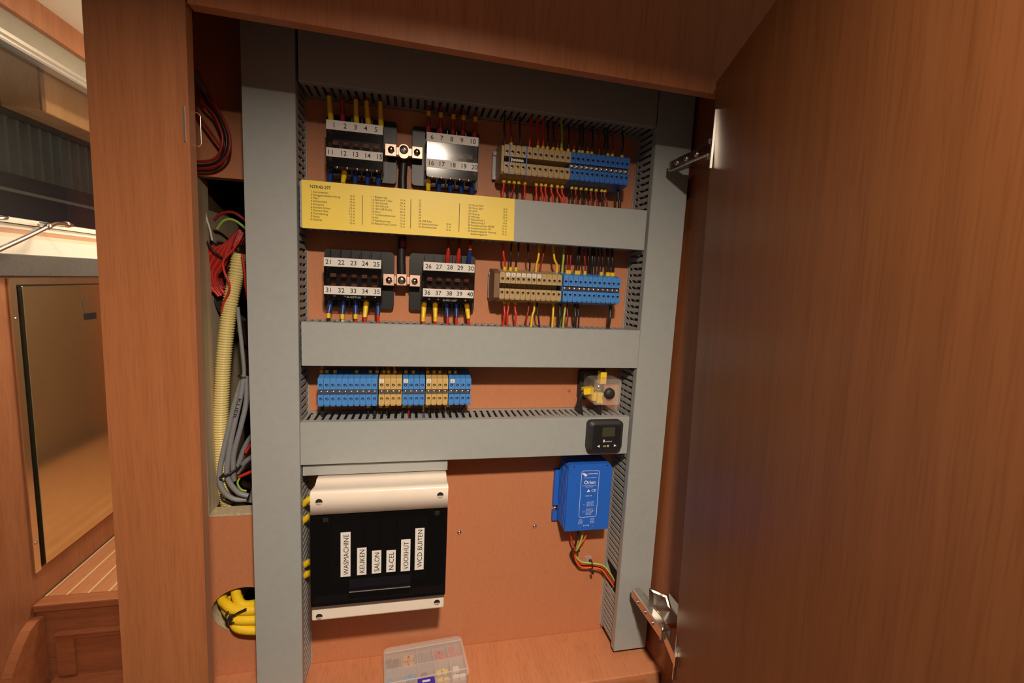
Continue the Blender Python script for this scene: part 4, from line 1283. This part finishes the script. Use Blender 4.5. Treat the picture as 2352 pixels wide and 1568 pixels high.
for (nm, xa, xb, za, zb) in (('WASMACHINE', .0521, .0631, -.2435, -.1881), ('KEUKEN', .0704, .0810, -.2430, -.2088), ('SALON', .0872, .0978, -.2426, -.2137),
                             ('N-CEL', .1037, .1144, -.2423, -.2146), ('VOORHUT', .1205, .1314, -.2429, -.2023), ('WCD BUITEN', .1368, .1475, -.2426, -.1892)):
    g = part('name_label', MB().box(xa, xb, -0.0405, -0.0401, za, zb), 'white', t, label='white label reading %s' % nm)
    part('lettering', text_mb(nm, 0.0080, xb - 0.0022, -0.0407, za + 0.0022 + (0 if nm != 'WCD BUITEN' else 0.001), vertical=True, fit=(zb - za) - 0.0050), 'print', g)

# yellow cables from the left duct into the box
for i, (z0, z1, nm) in enumerate(((-0.1830, -0.1700, 'topmost'), (-0.2050, -0.1935, 'second from the top'), (-0.2655, -0.2560, 'third from the top'), (-0.2805, -0.2720, 'lowest'))):
    solo('mains_cable', MB().tube([(-0.012, 0.030, z0 - 0.006), (-0.002, 0.024, z0), (0.006, 0.020, (z0 + z1) / 2 + 0.002), (0.0175, 0.018, z1)], 0.0040, 10), 'w_yellow',
         'yellow mains cable entering the breaker box from the left duct, %s' % nm, 'cable', 'yellow cables at the breaker box')

# ================================================================== LOCKER CUT-OUT: conduit, coil, grey cables
# corrugated conduit
P = [Vector(p) for p in ((-0.0885, .088, .128), (-0.0925, .088, .1012), (-0.1000, .086, .0622), (-0.1075, .085, .0057), (-0.1125, .085, -.0519), (-0.1160, .086, -.1107), (-0.1165, .090, -.1750), (-0.115, .10, -.215))]
Q = []
for i in range(len(P) - 1):
    p0, p1, p2, p3 = P[max(i - 1, 0)], P[i], P[i + 1], P[min(i + 2, len(P) - 1)]
    seg = max(2, int((p2 - p1).length / 0.0008))
    for k in range(seg):
        tt = k / seg
        Q.append(0.5 * ((2 * p1) + (p2 - p0) * tt + (2 * p0 - 5 * p1 + 4 * p2 - p3) * tt * tt + (3 * p1 - p0 - 3 * p2 + p3) * tt ** 3))
solo('conduit', MB().tube(Q, 0.0088, 14, 0, True, rfun=lambda i, m: 0.0092 if (i % 4) < 2 else 0.0079), 'conduit', 'cream-yellow corrugated conduit standing in the tall cut-out', 'conduit')

t = thing('wire_coil', (-0.11, 0.09, 0.12), 'folded bundle of dark red wires hanging in the tall cut-out', 'wire bundle')
rnd = random.Random(3)
for i in range(34):
    a = rnd.uniform(-1, 1)
    b = (i - 17) / 17
    ox, oz = b * 0.012, b * 0.012
    yb_ = 0.088 + 0.008 * (i % 3)
    pts = [(-0.0850 + ox * .3, yb_, 0.1480 + oz * .6), (-0.0990 + ox * .8, yb_ - .004, 0.1420 + oz), (-0.1150 + ox, yb_ - .005, 0.1240 - oz), (-0.1240 + ox * .8, yb_, 0.1050 - oz * .6),
           (-0.1210 + ox * .8, yb_ + .002, 0.0880 - abs(b) * .004), (-0.1120 + ox * .7, yb_ + .003, 0.0780 + rnd.uniform(-.006, .006))]
    part('coiled_wire', MB().tube(pts, 0.0018, 6, 3), 'w_red' if i % 6 == 0 else 'w_darkred', t)
part('cable_tie', ring((-0.1130, 0.089, 0.1300), (0.75, 0, 0.65), 0.0160, 0.0013, (1, 1)), 'w_black', t)
solo('loose_wire', MB().tube([(-0.0830, .072, .1420), (-0.0905, .072, .1310), (-0.1010, .072, .1180), (-0.1005, .072, .1040), (-0.0955, .072, .0900), (-0.0975, .074, .0780), (-0.1050, .078, .0640), (-0.1075, .080, .0520)], 0.0014, 7, 4), 'w_red',
     'loose red wire looping down in front of the corrugated conduit', 'wire')
solo('loose_wire', MB().tube([(-0.0800, .072, .1270), (-0.0775, .072, .1050), (-0.0765, .072, .0850), (-0.0740, .074, .0600)], 0.0015, 7, 4), 'w_red',
     'red wire hanging straight at the right of the conduit top', 'wire')
solo('loose_wire', MB().tube([(-0.1130, .080, .1660), (-0.1040, .076, .1740), (-0.0900, .074, .1770), (-0.0780, .074, .1700), (-0.0700, .074, .1620)], 0.0019, 7, 4), 'w_darkred',
     'dark red wire arching over the folded bundle in the cut-out', 'wire')
solo('loose_wire', MB().tube([(-0.1090, .078, .1560), (-0.1000, .074, .1660), (-0.0900, .074, .1680), (-0.0800, .074, .1620), (-0.0700, .074, .1520)], 0.0016, 7, 4), 'w_green',
     'green-yellow wire arching above the red bundle in the cut-out', 'wire')
solo('loose_wire', MB().tube([(-0.1230, .080, .1830), (-0.1215, .080, .1700), (-0.1180, .080, .1560), (-0.1165, .082, .1420)], 0.0013, 7, 3), 'w_white',
     'thin pale wire end at the top left of the cut-out', 'wire')
t = thing('wire_coil', (-0.11, 0.12, 0.06), 'black wire bundle hanging behind the corrugated conduit top', 'wire bundle')
for i in range(8):
    ox = (i - 3.5) * 0.0034
    part('coiled_wire', MB().tube([(-0.110 + ox, .108, .105), (-0.114 + ox, .106, .075), (-0.110 + ox * .8, .108, .052), (-0.098 + ox * .6, .112, .040)], 0.0024, 6, 3), 'w_black', t)
G = 'grey cables in the tall cut-out'
gp = [
    ('thin grey cable rising in the tall cut-out beside the conduit', 0.0024, [(-0.0900, .082, .060), (-0.0885, .082, .0378), (-0.0850, .080, .0000), (-0.0840, .080, -.0276), (-0.0870, .078, -.050)]),
    ('leftmost grey cable looping from the tie towards the bottom', 0.0033, [(-0.0850, .082, -.0290), (-0.0950, .080, -.0620), (-0.1060, .078, -.1100), (-0.1150, .076, -.1560), (-0.1130, .076, -.1800), (-0.1010, .078, -.1960), (-0.0850, .080, -.1990)]),
    ('grey cable with black printing, in the middle of the bundle', 0.0034, [(-0.0830, .078, -.0290), (-0.0890, .074, -.0650), (-0.0985, .072, -.1100), (-0.1040, .071, -.1450), (-0.1040, .072, -.1660), (-0.0940, .074, -.1850), (-0.0820, .076, -.1920)]),
    ('rightmost long grey cable bending outwards in the cut-out', 0.0033, [(-0.0805, .078, -.0290), (-0.0800, .074, -.0600), (-0.0870, .072, -.0950), (-0.0960, .072, -.1300), (-0.0985, .074, -.1550), (-0.0990, .078, -.1700)]),
    ('grey cable crossing to the right below the black tie', 0.0033, [(-0.0960, .084, -.1620), (-0.0870, .080, -.1480), (-0.0760, .076, -.1380), (-0.0640, .074, -.1300)]),
    ('upper grey cable fanning out to the right', 0.0034, [(-0.0980, .090, -.1560), (-0.0890, .088, -.1300), (-0.0780, .084, -.1120), (-0.0640, .082, -.1000)]),
    ('grey cable at the lower right of the cut-out', 0.0034, [(-0.0800, .082, -.2030), (-0.0760, .080, -.1850), (-0.0700, .078, -.1680), (-0.0620, .076, -.1580)]),
]
for lab, rr, ps in gp:
    solo('grey_cable', MB().tube(ps, rr, 9, 4), 'w_grey', lab, 'cable', G)
mid = bpy.data.objects['grey_cable.002']
q = text_mb('KLIER', 0.0060, 0, 0, 0, fit=0.022)
qq = MB()
for v in q.v:
    s_ = (v[0]) / 0.022
    bx, bz = -0.0862 - 0.0065 * s_, -0.0560 - 0.0255 * s_
    qq.v.append((bx + v[2] * 0.85 - 0.0022, 0.0702 - 0.0012 * s_, bz - v[2] * 0.2))
qq.f, qq.sm, qq.mi = q.f, q.sm, q.mi
part('lettering', qq, 'print', mid)
solo('cable_tie', ring((-0.0845, 0.080, -0.0300), (0.1, 0, 1), 0.0062, 0.0012), 'w_black', 'black cable tie at the top of the grey cables', 'cable tie')
solo('cable_tie', ring((-0.1010, 0.076, -0.1560), (-0.5, 0, 1), 0.0150, 0.0014, (1, 0.65)), 'w_black', 'big black cable tie around the grey cables near the bottom', 'cable tie')
for lab, c, ps in (('red wire crossing right among the grey cables, upper one', 'w_red', [(-0.0850, .080, -.1330), (-0.0760, .078, -.1200), (-0.0640, .076, -.1120)]),
                   ('red wire crossing right among the grey cables, lower one', 'w_red', [(-0.0930, .078, -.1660), (-0.0800, .074, -.1590), (-0.0650, .074, -.1520)]),
                   ('black wire behind the fanned grey cables', 'w_black', [(-0.0960, .090, -.1400), (-0.0800, .088, -.1150), (-0.0640, .084, -.1060)]),
                   ('yellow-green wire curling at the bottom of the cut-out', 'w_green', [(-0.0900, .078, -.1640), (-0.0950, .078, -.1740), (-0.0920, .080, -.1840), (-0.0860, .082, -.1880)]),
                   ('black cable lying on the pale edge at the bottom of the cut-out', 'w_black', [(-0.118, .088, -.1850), (-0.1160, .086, -.2000), (-0.1000, .084, -.2035), (-0.0760, .084, -.2035)])):
    solo('loose_wire', MB().tube(ps, 0.0022 if c != 'w_green' else 0.0014, 7, 4), c, lab, 'wire')

# wires in the dark upper left corner
for i, (c, off, lab) in enumerate((('w_darkred', 0.0, 'dark red wire looping in the shaded upper left corner, outermost'), ('w_black', 0.0035, 'black wire looping in the shaded upper left corner'),
                                   ('w_darkred', 0.0075, 'dark red wire of the upper left loop, innermost'))):
    solo('loose_wire', MB().tube([(-0.1120 + off * .3, .044, .3250), (-0.1000 - off, .040, .3010 - off), (-0.0865 - off, .038, .2790), (-0.0785 - off, .038, .2580), (-0.0800 - off, .038, .2390 + off * .5),
                                  (-0.0900 - off * .5, .040, .2265 + off * .8), (-0.1050, .042, .2205 + off), (-0.1270, .046, .2190 + off)], 0.0016, 7, 4), c, lab, 'wire', 'wire loop in the upper left corner')
solo('loose_wire', MB().tube([(-0.1180, .044, .3000), (-0.1120, .042, .2800), (-0.1000, .040, .2620), (-0.0880, .040, .2450)], 0.0016, 7, 4), 'w_darkred', 'faint dark red wire inside the upper left loop', 'wire', 'wire loop in the upper left corner')
solo('shrink_sleeve', MB().tube([(-0.1130, .043, .3200), (-0.1060, .041, .3090), (-0.1010, .040, .3020)], 0.0036, 10), 'w_grey', 'grey sleeve on the wires in the shaded upper left corner', 'sleeve')

# yellow cables in the round hole
G = 'yellow cables in the round hole'
for lab, ps in (('yellow cable topmost in the round panel hole', [(-0.1080, .105, -.3240), (-0.1150, .070, -.3300), (-0.1030, .053, -.3320), (-0.0880, .046, -.3360), (-0.0500, .046, -.3375)]),
                ('second yellow cable from the top in the round hole', [(-0.1000, .105, -.3120), (-0.1000, .075, -.3200), (-0.0900, .055, -.3290), (-0.0780, .050, -.3330), (-0.0500, .050, -.3290)]),
                ('yellow cable in the middle of the round hole', [(-0.1060, .110, -.3380), (-0.1120, .074, -.3420), (-0.1000, .052, -.3450), (-0.0860, .043, -.3475), (-0.0500, .043, -.3500)]),
                ('lowest yellow cable in the round panel hole', [(-0.1000, .110, -.3460), (-0.1040, .072, -.3480), (-0.0950, .050, -.3540), (-0.0830, .042, -.3600), (-0.0500, .040, -.3640)])):
    solo('mains_cable', MB().tube(ps, 0.0062, 10, 4), 'w_yellow', lab, 'cable', G)
mb = ring((-0.0925, 0.046, -0.3440), (0.85, 0, 0.5), 0.0165, 0.0013, (0.5, 1))
mb.cbox(-0.0960, -0.0905, 0.034, 0.039, -0.3400, -0.3350, 0.0006)
mb.tube([(-0.0925, .036, -.3370), (-0.0830, .034, -.3300), (-0.0740, .034, -.3260)], 0.0011, 6)
solo('cable_tie', mb, 'w_black', 'black cable tie around the yellow cables in the round hole', 'cable tie')

# ================================================================== FUSE ASSORTMENT BOX ON THE CABINET FLOOR
a4 = math.radians(4.2)
bo = Vector((0.1030, -0.0240, FZ))
ex = Vector((math.cos(a4), math.sin(a4), 0))
ey = Vector((-math.sin(a4), math.cos(a4), 0))


def bp(a, b, c):
    return bo + ex * a + ey * b + Vector((0, 0, c))


def bprism(mb, poly, c0, c1):
    n_ = len(poly)
    vs = [bp(p[0], p[1], c0) for p in poly] + [bp(p[0], p[1], c1) for p in poly]
    mb.add(vs, [tuple(range(n_)), tuple(range(2 * n_ - 1, n_ - 1, -1))] + [(i, (i + 1) % n_, n_ + (i + 1) % n_, n_ + i) for i in range(n_)])
    return mb


W, H_ = 0.110, 0.070
t = thing('fuse_box', tuple(bo), 'clear compartment box of coloured fuses lying on the cabinet floor', 'storage box')
mb = MB()
po = rrect(0, W, 0, H_, 0.007)
pi = rrect(0.0016, W - 0.0016, 0.0016, H_ - 0.0016, 0.0056)
m = len(po)
mb.add([bp(a, b, 0) for a, b in po] + [bp(a, b, 0.016) for a, b in po] + [bp(a, b, 0.016) for a, b in pi] + [bp(a, b, 0.0015) for a, b in pi],
       [tuple(range(m)), tuple(range(3 * m, 4 * m))] + [(i, (i + 1) % m, m + (i + 1) % m, m + i) for i in range(m)] + [(m + i, m + (i + 1) % m, 2 * m + (i + 1) % m, 2 * m + i) for i in range(m)]
       + [(2 * m + i, 2 * m + (i + 1) % m, 3 * m + (i + 1) % m, 3 * m + i) for i in range(m)])
part('tray', mb, 'clearbox', t)
lid = part('lid', bprism(MB(), rrect(-0.0008, W + 0.0008, -0.0008, H_ + 0.0008, 0.0075), 0.0163, 0.0182), 'clear', t)
mb = MB()
for a0, a1, b0, b1 in ((0.001, W - .001, H_ - .010, H_ - .0085), (0.001, W - .001, 0.0085, 0.010)):
    bprism(mb, [(a0, b0), (a1, b0), (a1, b1), (a0, b1)], 0.0184, 0.0192)
part('lid_ridge', mb, 'cleardiv', lid)
for fx in (0.205, 0.40, 0.60, 0.79):
    part('divider', bprism(MB(), [(W * fx, .002), (W * fx + .0012, .002), (W * fx + .0012, H_ - .002), (W * fx, H_ - .002)], 0.0015, 0.0158), 'cleardiv', t)
part('divider', bprism(MB(), [(.002, H_ * .5), (W - .002, H_ * .5), (W - .002, H_ * .5 + .0012), (.002, H_ * .5 + .0012)], 0.0015, 0.0155), 'cleardiv', t)
l_ = part('latch', bprism(MB(), rrect(0.0415, 0.0635, -0.0035, 0.0060, 0.0008), 0.003, 0.0200), 'latchblue', t)
part('latch_label', bprism(MB(), [(0.0475, -0.0005), (0.0575, -0.0005), (0.0575, 0.0024), (0.0475, 0.0024)], 0.0200, 0.0203), 'white', l_)
comp = {(0, 1): [('f_brown', 'brown')] * 4, (1, 1): [('f_orange', 'orange')] * 4, (2, 1): [('f_grey', 'grey')] * 3, (3, 1): [('fuse_red', 'red')] * 4, (4, 1): [('fuse_red', 'red')] * 3,
        (0, 0): [('f_blue', 'blue')] * 3, (1, 0): [('f_blue', 'blue')] * 4, (2, 0): [('f_purple', 'purple')] * 3, (3, 0): [('f_yellow', 'yellow')] * 4, (4, 0): [('f_white', 'white')] * 3}
cw = ['leftmost', 'second', 'middle', 'fourth', 'rightmost']
edges = [0.0, 0.205, 0.40, 0.60, 0.79, 1.0]
rnd = random.Random(11)
for (ci, ri), items in comp.items():
    x0c, x1c = W * edges[ci] + 0.005, W * edges[ci + 1] - 0.004
    y0c, y1c = (H_ * .5 + .005, H_ - .006) if ri else (0.006, H_ * .5 - .004)
    for j, (mt, cn) in enumerate(items):
        px_ = x0c + (x1c - x0c) * (0.22 + 0.56 * (j % 2)) + rnd.uniform(-.001, .001)
        py_ = y0c + (y1c - y0c) * (0.22 + 0.55 * (j // 2)) + rnd.uniform(-.002, .002)
        th = rnd.uniform(-0.5, 0.5)
        c, s_ = math.cos(th), math.sin(th)
        mb = MB()
        def rp(a, b):
            return (px_ + a * c - b * s_, py_ + a * s_ + b * c)
        bprism(mb, [rp(-.0042, -.0025), rp(.0042, -.0025), rp(.0042, .0030), rp(.0030, .0042), rp(-.0030, .0042), rp(-.0042, .0030)], 0.0018 + 0.0001 * j, 0.0068)
        mb.cur = 1
        bprism(mb, [rp(-.0036, -.0085), rp(-.0014, -.0085), rp(-.0014, -.0025), rp(-.0036, -.0025)], 0.0035, 0.0043)
        bprism(mb, [rp(.0014, -.0085), rp(.0036, -.0085), rp(.0036, -.0025), rp(.0014, -.0025)], 0.0035, 0.0043)
        solo('blade_fuse', mb, [mt, 'screw'], '%s blade fuse, %s one in the %s %s compartment of the clear box' % (cn, ('near left', 'near right', 'far left', 'far right')[j], 'back' if ri else 'front', cw[ci]), 'fuse', '%s fuses in the %s %s compartment' % (cn, 'back' if ri else 'front', cw[ci]))
